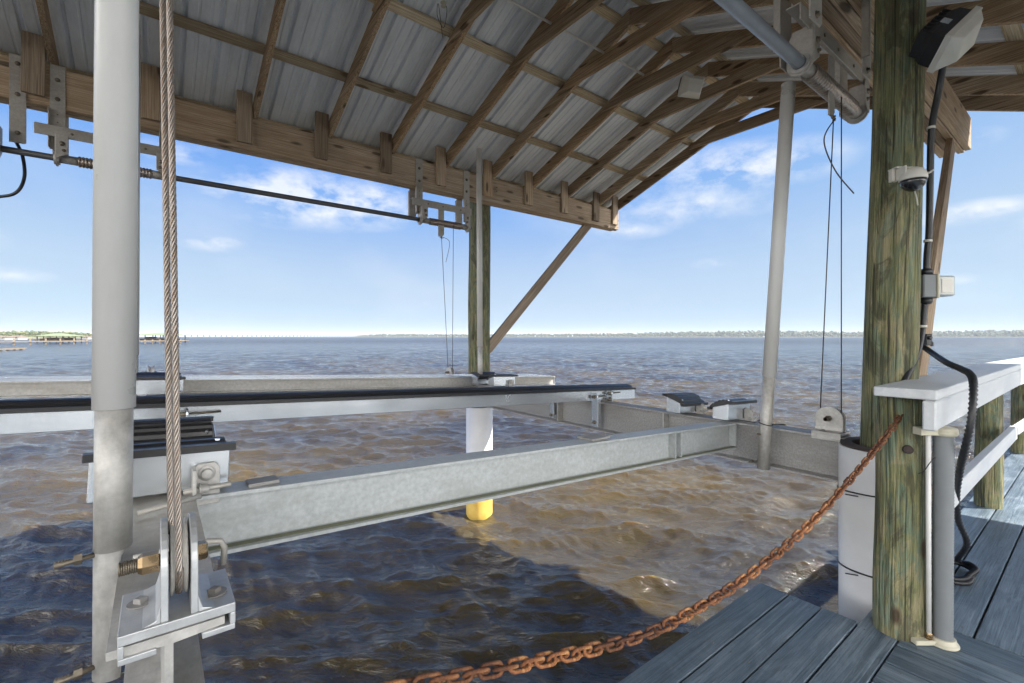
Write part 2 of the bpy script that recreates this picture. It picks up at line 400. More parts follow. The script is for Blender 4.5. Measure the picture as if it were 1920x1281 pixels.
def smooth_path(pts, n=8):
    pts = [Vector(p) for p in pts]; P = [pts[0]] + pts + [pts[-1]]; out = []
    for i in range(1, len(P) - 2):
        a, b, c, d = P[i - 1:i + 3]
        for k in range(n):
            t = k / n
            out.append(.5 * ((2 * b) + (c - a) * t + (2 * a - 5 * b + 4 * c - d) * t * t + (3 * b - a - 3 * c + d) * t ** 3))
    out.append(pts[-1]); return out
def frame(o, x, y, z):                                  # matrix from origin and axes
    m = Matrix((Vector(x), Vector(y), Vector(z))).transposed().to_4x4(); m.translation = Vector(o); return m

# ------------------------------------------------------------------ water
def build_water():
    na, nr = 1500, 1400
    half = R(72); inside = int(na * .88)
    a1 = np.linspace(-half, half, inside, endpoint=False); a2 = np.linspace(half, 2 * math.pi - half, na - inside, endpoint=False)
    ang = np.concatenate([a1, a2]) + YAW
    r = np.concatenate([np.linspace(.25, 1.5, 30, endpoint=False), 1.5 * (300 / 1.5) ** (np.linspace(0, 1, nr - 80, endpoint=False) ** 1.05), 300 * (25000 / 300) ** np.linspace(0, 1, 50)])
    A, RR = np.meshgrid(ang, r, indexing='ij')
    A = A.astype(np.float32); RR = RR.astype(np.float32)
    X = RR * np.sin(A); Y = RR * np.cos(A); Z = np.zeros_like(X)
    dr = np.gradient(r)[None, :].astype(np.float32)
    rng = np.random.RandomState(4)
    DX = np.zeros_like(X); DY = np.zeros_like(X)
    main = math.atan2(-.72, -.69)
    # slow modulation so wave groups come and go
    for i in range(110):
        f = i / 109.0; lam = .11 * (15 ** f) * (1 + .1 * rng.rand())
        k = 2 * math.pi / lam; th = main + rng.randn() * (.58 - .2 * f)
        amp = .0104 * lam * (.6 + .8 * rng.rand()) * (1.0 if lam < .55 else (.55 / lam) ** .9)
        ph = rng.rand() * 6.283; ph2 = rng.rand() * 6.283; t2 = rng.rand() * 6.283
        fade = np.clip((lam / (dr * 2.2) - 1), 0, 1) * np.clip(1.6 - RR / (lam * 300), 0, 1)
        kk = k / 7.0; grp = .65 + .5 * np.sin(kk * (X * math.cos(t2) + Y * math.sin(t2)) + ph2)
        fade = fade * grp
        q = k * (X * math.cos(th) + Y * math.sin(th)) + ph
        Z += amp * np.sin(q) * fade
        cq = amp * .72 * np.cos(q) * fade
        DX += cq * math.cos(th); DY += cq * math.sin(th)
    X = X + DX; Y = Y + DY
    V = np.stack([X, Y, Z], -1).reshape(-1, 3)
    idx = np.arange(na * nr).reshape(na, nr); nx = np.roll(idx, -1, 0)
    Fq = np.stack([idx[:, :-1], idx[:, 1:], nx[:, 1:], nx[:, :-1]], -1).reshape(-1, 4)
    me = bpy.data.meshes.new('water'); me.vertices.add(len(V)); me.vertices.foreach_set('co', V.astype(np.float32).ravel())
    me.loops.add(Fq.size); me.loops.foreach_set('vertex_index', Fq[:, ::-1].astype(np.int32).ravel())
    me.polygons.add(len(Fq)); me.polygons.foreach_set('loop_start', np.arange(0, Fq.size, 4, dtype=np.int32))
    me.polygons.foreach_set('loop_total', np.full(len(Fq), 4, dtype=np.int32))
    me.polygons.foreach_set('use_smooth', np.ones(len(Fq), dtype=bool)); me.update(calc_edges=True)
    if me.polygons[len(Fq) // 2].normal.z < 0: me.flip_normals()
    m = Mat('murky_water')
    ge = m.N.new('ShaderNodeNewGeometry'); pos = ge.outputs['Position']
    n1 = m.noise(.16, 3, (1, 1, .3), .5, pos)
    col = m.ramp(n1, [(.36, (.034, .031, .026)), (.62, (.098, .072, .026))])
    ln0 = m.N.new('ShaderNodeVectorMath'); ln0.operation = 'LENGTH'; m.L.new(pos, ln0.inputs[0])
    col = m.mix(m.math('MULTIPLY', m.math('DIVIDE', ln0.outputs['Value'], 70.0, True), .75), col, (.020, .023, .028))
    ln_ = m.N.new('ShaderNodeVectorMath'); ln_.operation = 'LENGTH'; m.L.new(pos, ln_.inputs[0])
    far = m.math('DIVIDE', ln_.outputs['Value'], 220.0, True)
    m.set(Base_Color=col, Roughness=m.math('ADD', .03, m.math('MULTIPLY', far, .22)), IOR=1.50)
    rp = m.N.new('ShaderNodeMapping'); rp.inputs['Rotation'].default_value = (0, 0, -main); m.L.new(pos, rp.inputs[0]); rv = rp.outputs[0]
    h = m.math('ADD', m.math('MULTIPLY', m.noise(.30, 4, (1.9, .8, 1), .6, rv, .6), m.math('MULTIPLY', far, 6.0)), m.math('MULTIPLY', m.noise(1.5, 4, (1.9, .8, 1), .6, rv, .6), m.math('ADD', .25, m.math('MULTIPLY', far, 2.6))))
    h = m.math('ADD', h, m.math('MULTIPLY', m.noise(6.5, 4, (1.8, .7, 1), .6, rv, .9), .26))
    h = m.math('ADD', h, m.math('MULTIPLY', m.noise(24, 3, (1.7, .8, 1), .55, rv, .6), .09))
    m.b.inputs['Subsurface Weight'].default_value = .7; m.b.inputs['Subsurface Scale'].default_value = .35
    m.b.inputs['Subsurface Radius'].default_value = (1.0, .62, .22)
    rg = m.noise(1.35, 3, (2.0, .75, 1), .55, rv, .35, 'RIDGED_MULTIFRACTAL')
    rg2 = m.noise(3.6, 3, (1.9, .8, 1), .55, rv, .35, 'RIDGED_MULTIFRACTAL')
    near = m.math('SUBTRACT', 1.0, m.math('MULTIPLY', far, .5))
    h = m.math('ADD', h, m.math('MULTIPLY', m.math('ADD', m.math('MULTIPLY', rg, .30), m.math('MULTIPLY', rg2, .12)), near))
    m.bump(h, 1.0, .10)
    me.materials.append(m.m)
    o = bpy.data.objects.new('water', me); sc.collection.objects.link(o); o['kind'] = 'structure'
build_water()

# ------------------------------------------------------------------ boathouse
RIDGE_W, RIDGE_Z = 2.78, 5.375          # underside of the rafters at the ridge
TF, TN = .371, .405                     # far and near roof pitch
EAVE_F, EAVE_N = 5.42, -1.75
U_END, U_START = 6.17, -3.6
RAF = [.77 + .70 * k for k in range(-6, 8)] + [6.13]
def zf(wy): return RIDGE_Z - TF * (wy - RIDGE_W)
def zn(wy): return RIDGE_Z - TN * (RIDGE_W - wy)
house = thing('boathouse', 'open timber boat shelter with ribbed metal roof over the lift, on green round piles', 'boathouse', (3, 3, 0))
RD = .15
for u in RAF:
    for far in (True, False):
        a = math.atan(TF if far else TN); t = RD / math.cos(a)
        b = MB()
        if far: pts = [(RIDGE_W, RIDGE_Z), (EAVE_F, zf(EAVE_F)), (EAVE_F, zf(EAVE_F) + t), (RIDGE_W, RIDGE_Z + t)]
        else: pts = [(EAVE_N, zn(EAVE_N)), (RIDGE_W - .002, RIDGE_Z), (RIDGE_W - .002, RIDGE_Z + t), (EAVE_N, zn(EAVE_N) + t)]
        b.prism(pts, .04, frame((u, 0, 0), (0, 1, 0), (0, 0, 1), (1, 0, 0)))
        b.build('rafter', 'rafter', house, .004)
for i, u in enumerate(RAF):             # collar ties, on the near side of each rafter
    uu = u - .043 if i < len(RAF) - 1 else u - .043
    j = (rnd() - .5) * .03
    zb = 5.112 + (rnd() - .5) * .012
    wl, wr = RIDGE_W + (RIDGE_Z - zb) / TF * .72, RIDGE_W - (RIDGE_Z - zb) / TN * .74
    hgt = .14
    dl = lambda wq: min(zb + hgt, (zf(wq) if wq > RIDGE_W else zn(wq)) + RD - .004)
    pts = [(wr, zb), (wl, zb), (wl + .24, zb), (wl + .10, zf(wl + .10) + RD - .01)]
    WLn, WRn = RIDGE_W + (RIDGE_Z + .10 - zb) / TF, RIDGE_W - (RIDGE_Z + .10 - zb) / TN
    pts = [(WRn + .05, zb), (WLn - .05, zb), (WLn - .38, zb + hgt), (WRn + .36, zb + hgt)]
    MB().prism(pts, .038, frame((uu, 0, 0), (0, 1, 0), (0, 0, 1), (1, 0, 0))).build('collar_tie', 'rafter', house, .004)
for wy in (5.30, 4.49, 3.69, 2.92):
    z = zf(wy) + RD / math.cos(math.atan(TF)) + .021
    m = frame((0, wy, z), (1, 0, 0), (0, math.cos(math.atan(TF)), -math.sin(math.atan(TF))), (0, math.sin(math.atan(TF)), math.cos(math.atan(TF))))
    MB().box(U_START, U_END, -.045, .045, -.019, .019, 'x', m).build('purlin', 'purlin', house, .005)
for wy in (2.62, 1.9, 1.15, .42, -.32, -1.05, -1.68):
    a = math.atan(TN); z = zn(wy) + RD / math.cos(a) + .021
    m = frame((0, wy, z), (1, 0, 0), (0, math.cos(a), math.sin(a)), (0, -math.sin(a), math.cos(a)))
    MB().box(U_START, U_END, -.045, .045, -.019, .019, 'x', m).build('purlin', 'purlin', house, .005)
def roof_sheet(far):                    # ribs run from ridge to eave
    T = TF if far else TN; a = math.atan(T); base = RD / math.cos(a) + .046
    prof = []; u = U_START - .08
    while u < U_END + .04:
        for du, dz in ((0, 0), (.060, 0), (.066, .006), (.078, .006), (.084, 0), (.140, 0), (.146, .006), (.158, .006), (.164, 0), (.197, 0), (.211, .030), (.230, .030)):
            if u + du < U_END + .05: prof.append((u + du, dz))
        u += .243
    w0, w1 = (RIDGE_W - .0, EAVE_F + .06) if far else (RIDGE_W, EAVE_N - .06)
    vs = []; gs = []
    for wy in (w0, w1):
        z = (zf(wy) if far else zn(wy)) + base
        for (uu, dz) in prof: vs.append((uu, wy, z + dz)); gs.append((wy, uu, 0))
    n = len(prof); fs = [(i, i + 1, n + i + 1, n + i) for i in range(n - 1)]
    b = MB(); b._add(vs, gs, fs); o = b.build('roof_sheet', 'roof', house)
    s = o.modifiers.new('thickness', 'SOLIDIFY'); s.thickness = .0012; s.offset = 1 if not far else -1
roof_sheet(True); roof_sheet(False)
rc = MB(); zc = RIDGE_Z + RD / math.cos(math.atan(TN)) + .075
rc.prism([(-.16, -.064), (0, 0), (.16, -.060), (.16, -.057), (0, .003), (-.16, -.061)], U_END - U_START + .1, frame(((U_END + U_START) / 2, RIDGE_W, zc), (0, 1, 0), (0, 0, 1), (1, 0, 0)))
rc.build('ridge_cap', 'roof', house)
# eave beams, doubled planks
FB0, FB1 = 5.03, 5.20
b = MB(); b.box(U_START, U_END - .02, FB0, FB0 + .040, 4.215, 4.525); b.split('eave_beam', 'beam', house, .004)
b = MB(); b.box(U_START, U_END - .02, FB0 + .044, FB0 + .084, 4.21, 4.52); b.box(U_START, U_END - .05, FB0 + .088, FB0 + .16, 4.215, 4.52); b.split('eave_beam', 'beam', house, .004)
NB0, NB1 = .80, 1.03
b = MB(); b.box(U_START, 6.12, NB0, NB0 + .045, 4.20, 4.50); b.split('eave_beam', 'beam', house, .004)
b = MB(); b.box(U_START, 6.15, NB0 + .05, NB0 + .10, 4.195, 4.50); b.box(U_START, 6.10, NB0 + .104, NB0 + .165, 4.20, 4.5); b.box(U_START, 6.14, NB0 + .169, NB1, 4.19, 4.5); b.split('eave_beam', 'beam', house, .005)
for u in RAF[:-1] + [6.12]:             # short upright blocks on the far beam
    if u < -2.5: continue
    j = (rnd() - .5) * .02; c = u - .098 if u < 6 else u - .09
    p0 = Vector((c + j, FB0 - .021, 4.265 + rnd() * .02)); p1 = Vector((c - j * .6, FB0 - .021, 4.745 + (rnd() - .5) * .04))
    MB().board(p0, p1, .13, .038, (1, 0, 0)).build('rafter_block', 'grey_wood' if u > 5 else 'beam', house, .004)
for u in (3.62, 3.80):
    pass
nl = MB()
for k in range(2): nl.cyl((3.60, 5.028, 4.43 - k * .05), (3.56, 4.93, 4.39 - k * .05), .004, n=8); nl.lathe((3.56, 4.93, 4.39 - k * .05), (-.4, -1, -.4), [(0, .004), (0, .010), (.006, .010), (.008, .001)], 8)
nl.split('nail', 'bolt', house, grp=2)
# piles
def knobbly(path, rad, n, amp):
    b = MB(); b.tube(path, rad, n); ph = rnd() * 9
    c = [Vector(p) for p in path]
    for i in range(len(path)):
        for k in range(n):
            q = i * n + k; v = Vector(b.v[q]); a = 2 * math.pi * k / n
            f = math.sin(a * 3 + ph + i * .05) * .5 + math.sin(a * 7 + i * .11 + ph * 2) * .3 + math.sin(a * 2 - i * .31 + ph) * .5 + math.sin(a * 13 + i * .4) * .15
            b.v[q] = tuple(v + (v - c[i]).normalized() * amp * f)
    return b
def pile(bottom, top, r0, r1, wrap=None, mat='pile'):
    path = wiggle(bottom, top, .004, 70); n = len(path)
    rad = [r0 + (r1 - r0) * i / (n - 1) + math.sin(i * .41) * .0015 for i in range(n)]
    o = knobbly(path, rad, 56, .0035).build('pile', mat, house)
    if wrap:
        zt, rw, off = wrap; c = Vector(bottom).lerp(Vector(top), .25)
        c = Vector((c.x + off[0], c.y + off[1], 0))
        b = MB(); b.ring((c.x, c.y, -1.5), (c.x - off[0] * .3, c.y, zt), rw, rw - .012, 48); b.build('pile_sleeve', 'wrap', o)
    return o
far_pile = pile((3.565, 5.35, -1.5), (3.565, 5.35, 4.50), .153, .15, (1.46, .183, (0, 0)))
pile((-1.75, 5.35, -1.5), (-1.75, 5.35, 4.5), .153, .15, (1.46, .183, (0, 0)))
NPB, NPT = Vector((2.812, .708, -1.5)), Vector((2.928, .634, 4.62))
near_pile = pile(NPB, NPT, .134, .093, (1.88, .175, (.01, .0)))
pile((-1.95, .66, -1.5), (-1.95, .62, 4.6), .17, .13, (1.85, .2, (0, 0)))
# dark open lip and cable ties on the near sleeve
lp = MB(); c0 = NPB.lerp(NPT, .55)
lp.ring((2.851, .689, 1.85), (2.851, .689, 1.895), .169, .12, 40); lp.build('sleeve_liner', 'far_dark', near_pile)
for zz in (1.66, 1.28):
    pts = [(2.849 + .179 * math.cos(a), .690 + .179 * math.sin(a), zz - .02 * math.sin(a + 1)) for a in [2 * math.pi * k / 40 for k in range(40)]]
    t = MB(); t.tube(pts, .004, 6, closed=True)
    t.tube([(2.849 - .172, .74, zz), (2.849 - .225, .775, zz + .012)], .003, 6); t.build('cable_tie', 'black', near_pile)
# knee braces
b = MB(); b.board((3.66, 5.30, 2.24), (5.52, 5.12, 4.24), .04, .14, (0, 1, 0)); b.build('knee_brace', 'grey_wood', house, .004)
b = MB(); b.board((3.00, .60, 2.05), (5.72, .88, 4.19), .045, .15, (0, 1, 0)); near_brace = b.build('knee_brace', 'grey_wood', house, .004)

# bright conduit below the rafters
tag(MB().tube([(-3, 3.07, 5.235), (1.3, 3.06, 5.232), (4.15, 3.055, 5.235)], .0115, 10).build('conduit', 'pvc', None), 'thin pale conduit run under the rafters close to the ridge', 'conduit')

# ------------------------------------------------------------------ flood lights
def flood(loc, look, up, label, mat_grp='floodlights under the boathouse roof', s=1.0, dirty=True, deep=.10):
    o = Vector(loc); z = Vector(look).normalized(); x = Vector(up).cross(z).normalized(); y = z.cross(x)
    t = thing('floodlight', label, 'floodlight', loc, mat_grp); m = frame(o, x, y, z)
    b = MB()                                             # back housing, tapering away from the lens
    W, H, D = .105 * s, .085 * s, deep * s
    def lp(k, z): return [Vector((-W * k, -H * k, z)), Vector((W * k, -H * k, z)), Vector((W * k, H * k, z)), Vector((-W * k, H * k, z))]
    vs = lp(.98, 0) + lp(.95, -D * .5) + lp(.55, -D); fs = [(3, 2, 1, 0), (8, 9, 10, 11)]
    fs = [tuple(reversed(f)) for f in fs]
    for q in range(2):
        for k in range(4): fs.append((q * 4 + k, q * 4 + (k + 1) % 4, (q + 1) * 4 + (k + 1) % 4, (q + 1) * 4 + k))
    b._add([m @ v for v in vs], vs, fs)
    for k in range(7):
        xx = -W * .8 + k * W * .27; b.box(xx, xx + .004, -H * .8, H * .8, -D * .93, -D * .5, 'x', m)
    b.build('housing', 'black', t)
    c = MB()                                             # white shroud: open frame with sloping cheeks
    vs = lp(1.06, -.012) + lp(1.06, .012) + [Vector((-W * .62, -H * .50, .075 * s)), Vector((W * .62, -H * .50, .075 * s)), Vector((W * .7, H * .86, .052 * s)), Vector((-W * .7, H * .86, .052 * s))]
    fs = [(0, 1, 2, 3)]
    for q in range(2):
        for k in range(4): fs.append((q * 4 + k, q * 4 + (k + 1) % 4, (q + 1) * 4 + (k + 1) % 4, (q + 1) * 4 + k))
    fs.append((8, 9, 10, 11)); c._add([m @ v for v in vs], vs, fs)
    c.box(-W * 1.10, W * 1.10, -H * 1.12, -H * 1.02, -.014, .016, 'x', m); c.box(-W * 1.10, W * 1.10, H * 1.02, H * 1.12, -.014, .016, 'x', m)
    c.build('shroud', 'white', t, .004)
    xo = -.5 if deep < .12 else .3
    d = MB(); d.cyl(m @ Vector((W * xo, 0, -D * .8)), m @ Vector((W * xo, 0, -D - .012)), .018 * s, n=14); d.build('mount', 'black', t)
    if dirty:
        e = MB(); e.box(-W * .25, W * .1, H * .955, H * .985, -D * .62, -D * .35, 'x', m); e.build('sticker', 'alu', t)
    return t
# big one beside the pile
p = px(1788, 76, 2.08)
FX, RX = Vector((SY, CY, 0)), Vector((CY, -SY, 0))
zf_ = (RX * .62 - FX * .50 - Vector((0, 0, .60))).normalized(); xf_ = RX * .62 + FX * .1 + Vector((0, 0, .62))
flood(p, zf_, zf_.cross(xf_), 'black backed floodlight with white shroud beside the top of the big green pile', s=.92, deep=.14)
p = px(1296, 163, 4.45)
flood(p, (-.35, -.75, -.5), (0, 0, 1), 'small cream floodlight fixed to a collar tie near the gable end', s=1.0, dirty=False)

# ------------------------------------------------------------------ winders, shafts and cables
SH_Z = 3.815; WN, WF = .96, 5.00
def plate(b, W_, u0, u1, z0, z1, th=.008, ch=.0, chr_=0):
    pts = [(u0, z0 + chr_), (u0 + chr_, z0), (u1 - ch, z0), (u1, z0 + ch), (u1, z1), (u0, z1)] if (ch or chr_) else [(u0, z0), (u1, z0), (u1, z1), (u0, z1)]
    b.prism(pts, th, frame((0, W_, 0), (1, 0, 0), (0, 0, 1), (0, -1, 0)))
def bolt(b, p, ax, r=.012, ln=.012, n=6):
    ax = Vector(ax).normalized(); p = Vector(p)
    b.lathe(p, ax, [(0, r * 1.5), (.003, r * 1.5), (.003, r), (ln, r), (ln, .001)], n if n > 6 else 12)
def winder(u0, wy, bf, bb, label, near, half=.38, sgn=0, out_shift=0.0):
    t = thing('cable_winder', label, 'cable winder', (u0, wy, SH_Z), 'cable winders hung under the eave beams')
    for s_ in (-1, 1):
        uc = u0 + s_ * half
        # bearing plate: U-shaped, square to the shaft, rounded below
        r = .062; arc = [(r * math.cos(a), r * math.sin(a)) for a in [math.pi + math.pi * k / 14 for k in range(15)]]
        pts = arc + [(r, .10), (r * .55, .17), (-r, .17)]
        b = MB(); b.prism(pts, .012, frame((uc, wy, SH_Z), (0, 1, 0), (0, 0, 1), (1, 0, 0)))
        b.prism([(-.001, -.02), (.07, .03), (.07, .17), (-.001, .17)], .008, frame((uc, wy - r, SH_Z), (s_ * -1.0, 0, 0), (0, 0, 1), (0, -s_ * -1.0, 0)))
        o = b.build('bearing_plate', 'bracket', t, .002)
        c = MB(); c.ring((uc - .016, wy, SH_Z), (uc + .016, wy, SH_Z), .050, .034, 24); c.build('collar', 'galv', o)
        c = MB(); bolt(c, (uc - s_ * .035, wy - r - .004, SH_Z + .10), (0, -1, 0)); bolt(c, (uc - s_ * .045, wy - r - .004, SH_Z + .05), (0, -1, 0), .008); c.split('bolt', 'bolt', o)
        # long hanger plates either side of the beam
        for fy, dd in ((bf, -1), (bb, 1)):
            sh = (out_shift - (.16 if s_ > 0 else 0)) if (near and dd < 0) else 0; hw2 = .13 if near else .09
            b = MB(); us = uc + sh - .045
            plate(b, fy + dd * .006, us, us + hw2, SH_Z + (.0 if near else .07), 4.47 if near else 4.545, .008, .02, .0)
            b.box(us - .006, us + .002, fy + dd * .002 - (.035 if dd < 0 else 0), fy + dd * .002 + (.035 if dd > 0 else 0), SH_Z + .08, 4.20 if near else 4.20, 'z')
            o = b.build('hanger_plate', 'bracket', t, .002)
            c = MB()
            for zz in (SH_Z + .035 + (0 if near else .06), 4.28, 4.43): bolt(c, (us + hw2 / 2, fy + dd * .010, zz), (0, dd, 0), .011)
            for zz in (4.10, 4.16): c.cyl((us + .045, fy + dd * .0085, zz), (us + .045, fy + dd * .0105, zz), .006, n=10)
            c.split('bolt', 'bolt', o)
    b = MB(); plate(b, wy - .045, u0 - half - .12, u0 + half + .03, SH_Z + .15, SH_Z + .235, .008)
    b.box(u0 - half - .12, u0 + half + .03, wy - .041, wy + .02, SH_Z + .227, SH_Z + .235); o = b.build('angle_bar', 'bracket', t, .002)
    c = MB()
    for k in (-.25, -.05, .2): c.cyl((u0 + k, wy - .0495, SH_Z + .19), (u0 + k, wy - .054, SH_Z + .19), .009, n=10)
    c.split('bolt', 'bolt', o)
    # spool with wound cable
    b = MB(); prof = []; n = 22; L0 = half * 2 - .22
    for k in range(n * 6 + 1):
        prof.append((k * L0 / (6 * n), (.040 if near else .036) + .0065 * abs(math.sin(math.pi * k / 6))))
    b.lathe((u0 - half + .12, wy, SH_Z), (1, 0, 0), prof, 24); b.build('spool', 'cable', t)
    b = MB(); b.cyl((u0 - half + .015, wy, SH_Z), (u0 - half + .12, wy, SH_Z), .033, n=20); b.cyl((u0 + half - .10, wy, SH_Z), (u0 + half - .015, wy, SH_Z), .035, n=20); b.split('spool_sleeve', 'bracket', t)
    b = MB(); plate(b, wy - .02, u0 - .10, u0 - .02, SH_Z - .17, SH_Z + .16, .008, .03); o = b.build('anchor_plate', 'bracket', t, .002)
    c = MB(); c.lathe((u0 - .06, wy - .03, SH_Z - .17), (0, 0, -1), [(0, .012), (.006, .012), (.006, .006), (.03, .006)], 10); c.cyl((u0 - .085, wy - .03, SH_Z - .185), (u0 - .035, wy - .03, SH_Z - .185), .005, n=8); c.build('cable_clamp', 'bolt', o)
    return t
winder(3.02, WN, NB0, NB1, 'near right cable winder hanging from the beam beside the big green pile', True, .43, out_shift=-.30)
winder(-.12, WN, NB0, NB1, 'near left cable winder above the pair of thick cables', True, .40)
winder(2.82, WF, FB0, FB0 + .16, 'far right cable winder hanging below the beam beside the far pile', False, .33)
winder(-.26, WF, FB0, FB0 + .16, 'far left cable winder below the beam behind the tall white post', False, .34)
sh = MB(); sh.cyl((-3.4, WN, SH_Z), (2.62, WN, SH_Z), .031, n=32); tag(sh.build('drive_shaft', 'shaft_light', None), 'pale grey steel drive pipe running diagonally into the near right winder', 'drive shaft', 'lift drive shafts')
sh = MB(); sh.cyl((-3.4, WF, SH_Z), (3.2, WF, SH_Z), .024, n=20); tag(sh.build('drive_shaft', 'shaft', None), 'long dark steel drive shaft hanging below the far beam against the sky', 'drive shaft', 'lift drive shafts')
# bracket and hose at the left edge
t = thing('gearbox_bracket', 'galvanised channel and angle plate at the left edge below the far beam', 'bracket', (-.95, WF, 3.9))
b = MB(); plate(b, WF - .05, -1.6, -.93, SH_Z - .06, SH_Z + .13); b.build('channel', 'bracket', t, .002)
b = MB(); b.prism([(-.08, -.14), (.06, -.02), (.06, .16), (-.08, .16)], .008, frame((-.90, WF - .02, SH_Z), (0, 1, 0), (0, 0, 1), (1, 0, 0))); b.build('angle_plate', 'bracket', t, .002)
b = MB(); plate(b, FB0 - .008, -.86, -.77, SH_Z + .07, 4.545, .008, .01); o = b.build('hanger_plate', 'bracket', t, .002)
c = MB(); [bolt(c, (-.815, FB0 - .013, zz), (0, -1, 0), .011) for zz in (4.48, 4.25, 3.96)]; c.split('bolt', 'bolt', o)
hp = [px(30, 266, 3.5), px(42, 292, 3.48), px(46, 330, 3.45), px(34, 358, 3.42), px(8, 368, 3.40), px(-40, 366, 3.38), px(-90, 330, 3.38)]
tag(MB().tube(smooth_path(hp), .011, 10).build('power_cord', 'black', None), 'black cord looping down at the left edge of the far beam', 'cord')

def rope(pts, r, strands=6, pitch=.055, n=6, res=.004):  # twisted wire rope
    b = MB(); pts = [Vector(p) for p in pts]; lens = [0]
    for i in range(1, len(pts)): lens.append(lens[-1] + (pts[i] - pts[i - 1]).length)
    tot = lens[-1]; m = int(tot / res)
    for s_ in range(strands):
        path = []
        for k in range(m + 1):
            d = tot * k / m; i = 1
            while i < len(pts) - 1 and lens[i] < d: i += 1
            p = pts[i - 1].lerp(pts[i], (d - lens[i - 1]) / (lens[i] - lens[i - 1])); t = (pts[i] - pts[i - 1]).normalized()
            a = Vector((1, 0, 0)) if abs(t.x) < .9 else Vector((0, 1, 0)); u = t.cross(a).normalized(); v = t.cross(u)
            ph = 2 * math.pi * (s_ / strands + d / pitch)
            path.append(p + (u * math.cos(ph) + v * math.sin(ph)) * r * .68)
        b.tube(path, r * .305, n)
    b.tube(pts, r * .36, 6)
    return b
def cable(name, a, b_, r, label, mat='thin_cable'):
    if r > .0038: bb = rope([a, b_], r)
    else: bb = MB().tube([a, b_], r, 8)
    return tag(bb.build(name, mat, None), label, 'cable', 'lift cables')

# ------------------------------------------------------------------ boat lift cradle
TILT = .046
def zl(u): return 2.032 - TILT * u               # top of the cradle beams
lift = thing('boat_lift', 'galvanised boat lift cradle with black topped bunks hanging over the water', 'boat lift', (1.5, 3, 1.9))
def ibeam(b, p0, p1, h, fw, tf=.010, tw=.009, up=(0, 0, 1)):
    # p0,p1 = centre of the top face
    p0, p1 = Vector(p0), Vector(p1); x = (p1 - p0).normalized(); y = Vector(up).cross(x).normalized(); z = x.cross(y)
    m = frame(p0, x, y, z); ln = (p1 - p0).length
    pts = [(-fw / 2, 0), (-fw / 2, -tf), (-tw / 2, -tf - .004), (-tw / 2, -h + tf + .004), (-fw / 2, -h + tf), (-fw / 2, -h), (fw / 2, -h), (fw / 2, -h + tf), (tw / 2, -h + tf + .004), (tw / 2, -tf - .004), (fw / 2, -tf), (fw / 2, 0)]
    vs = [m @ Vector((xx, y_, z_)) for xx in (0, ln) for y_, z_ in pts]; n = 12
    gs = [(xx, y_, z_) for xx in (0, ln) for y_, z_ in pts]
    quads = [(0, 1, 10, 11), (1, 2, 9, 10), (2, 3, 8, 9), (3, 4, 7, 8), (4, 5, 6, 7)]
    fs = [tuple(reversed(q)) for q in quads] + [tuple(n + i for i in q) for q in quads] + [(i, (i + 1) % n, n + (i + 1) % n, n + i) for i in range(n)]
    b._add(vs, gs, fs); return m
UB, UC = 2.90, .015
b = MB(); ibeam(b, (UB, 5.15, zl(UB)), (UB, .845, zl(UB)), .235, .125); crossB = b.build('cross_beam', 'beam_speckled', lift, .0015)
b = MB(); ibeam(b, (UC, 5.15, zl(UC)), (UC, .772, zl(UC)), .30, .128, .011, .010); crossC = b.build('cross_beam', 'galv', lift, .0015)
AW = 1.45
b = MB(); ibeam(b, (UC + .068, AW - .01, zl(UC) - .002), (UB - .064, AW, zl(UB) - .002), .158, .095); sideA = b.build('side_beam', 'beam_galv', lift, .0015)
b = MB(); ibeam(b, (UC + .068, 4.62, zl(UC) - .002), (UB - .064, 4.62, zl(UB) - .002), .158, .095); b.build('side_beam', 'beam_galv', lift, .0015)
# stains on the lower flange of the near side beam, stiffener, little plates
b = MB(); b.board((UC + .08, AW - .034, zl(UC) - .1476), (UB - .07, AW - .034, zl(UB) - .1476), .022, .0016); b.build('algae_strip', 'algae', sideA)
b = MB()
for u in (2.18, UB - .075):
    b.box(u - .005, u + .005, AW - .048, AW - .006, zl(u) - .147, zl(u) - .012)
b.box(2.23, 2.24, AW - .046, AW - .007, zl(2.2) - .147, zl(2.2) - .012)
b.split('stiffener', 'beam_galv', sideA)
b = MB(); b.box(1.55, 1.67, AW - .035, AW + .06, zl(1.6) + .001, zl(1.6) + .010); b.box(.20, .275, AW - .035, AW + .02, zl(.23) + .0015, zl(.23) + .010); b.split('splice_plate', 'galv_dark', sideA)
b = MB()
for wy in (1.92, 3.0):
    b.box(UB - .062, UB - .006, wy, wy + .011, zl(UB) - .223, zl(UB) - .012)
b.split('stiffener', 'galv', crossB)
def clip_plate(wy, u, z0, z1, prnt, hw=.032):    # long clip facing the near right
    b = MB(); arc = [(hw * math.cos(a), hw * math.sin(a)) for a in [math.pi * k / 8 for k in range(9)]]
    pts = [(hw, z0 - z1 + hw)] + [(x, y) for x, y in arc] + [(-hw, z0 - z1 + hw)]
    b.prism(pts, .009, frame((u, wy, z1 - hw), (0, 1, 0), (0, 0, 1), (1, 0, 0)))
    b.box(u - .004, u + .03, wy - hw - .005, wy - hw + .002, z0 + .03, z1 - hw, 'z')
    o = b.build('clip', 'alu', prnt, .0015)
    c = MB(); bolt(c, (u - .005, wy, z1 - hw), (-1, 0, 0), .010, .02); bolt(c, (u - .005, wy, z0 + hw + .005), (-1, 0, 0), .010, .02); c.cyl((u - .03, wy, z1 - hw), (u + .13, wy, z1 - hw), .005, n=8); c.split('bolt', 'bolt', o)
    return o

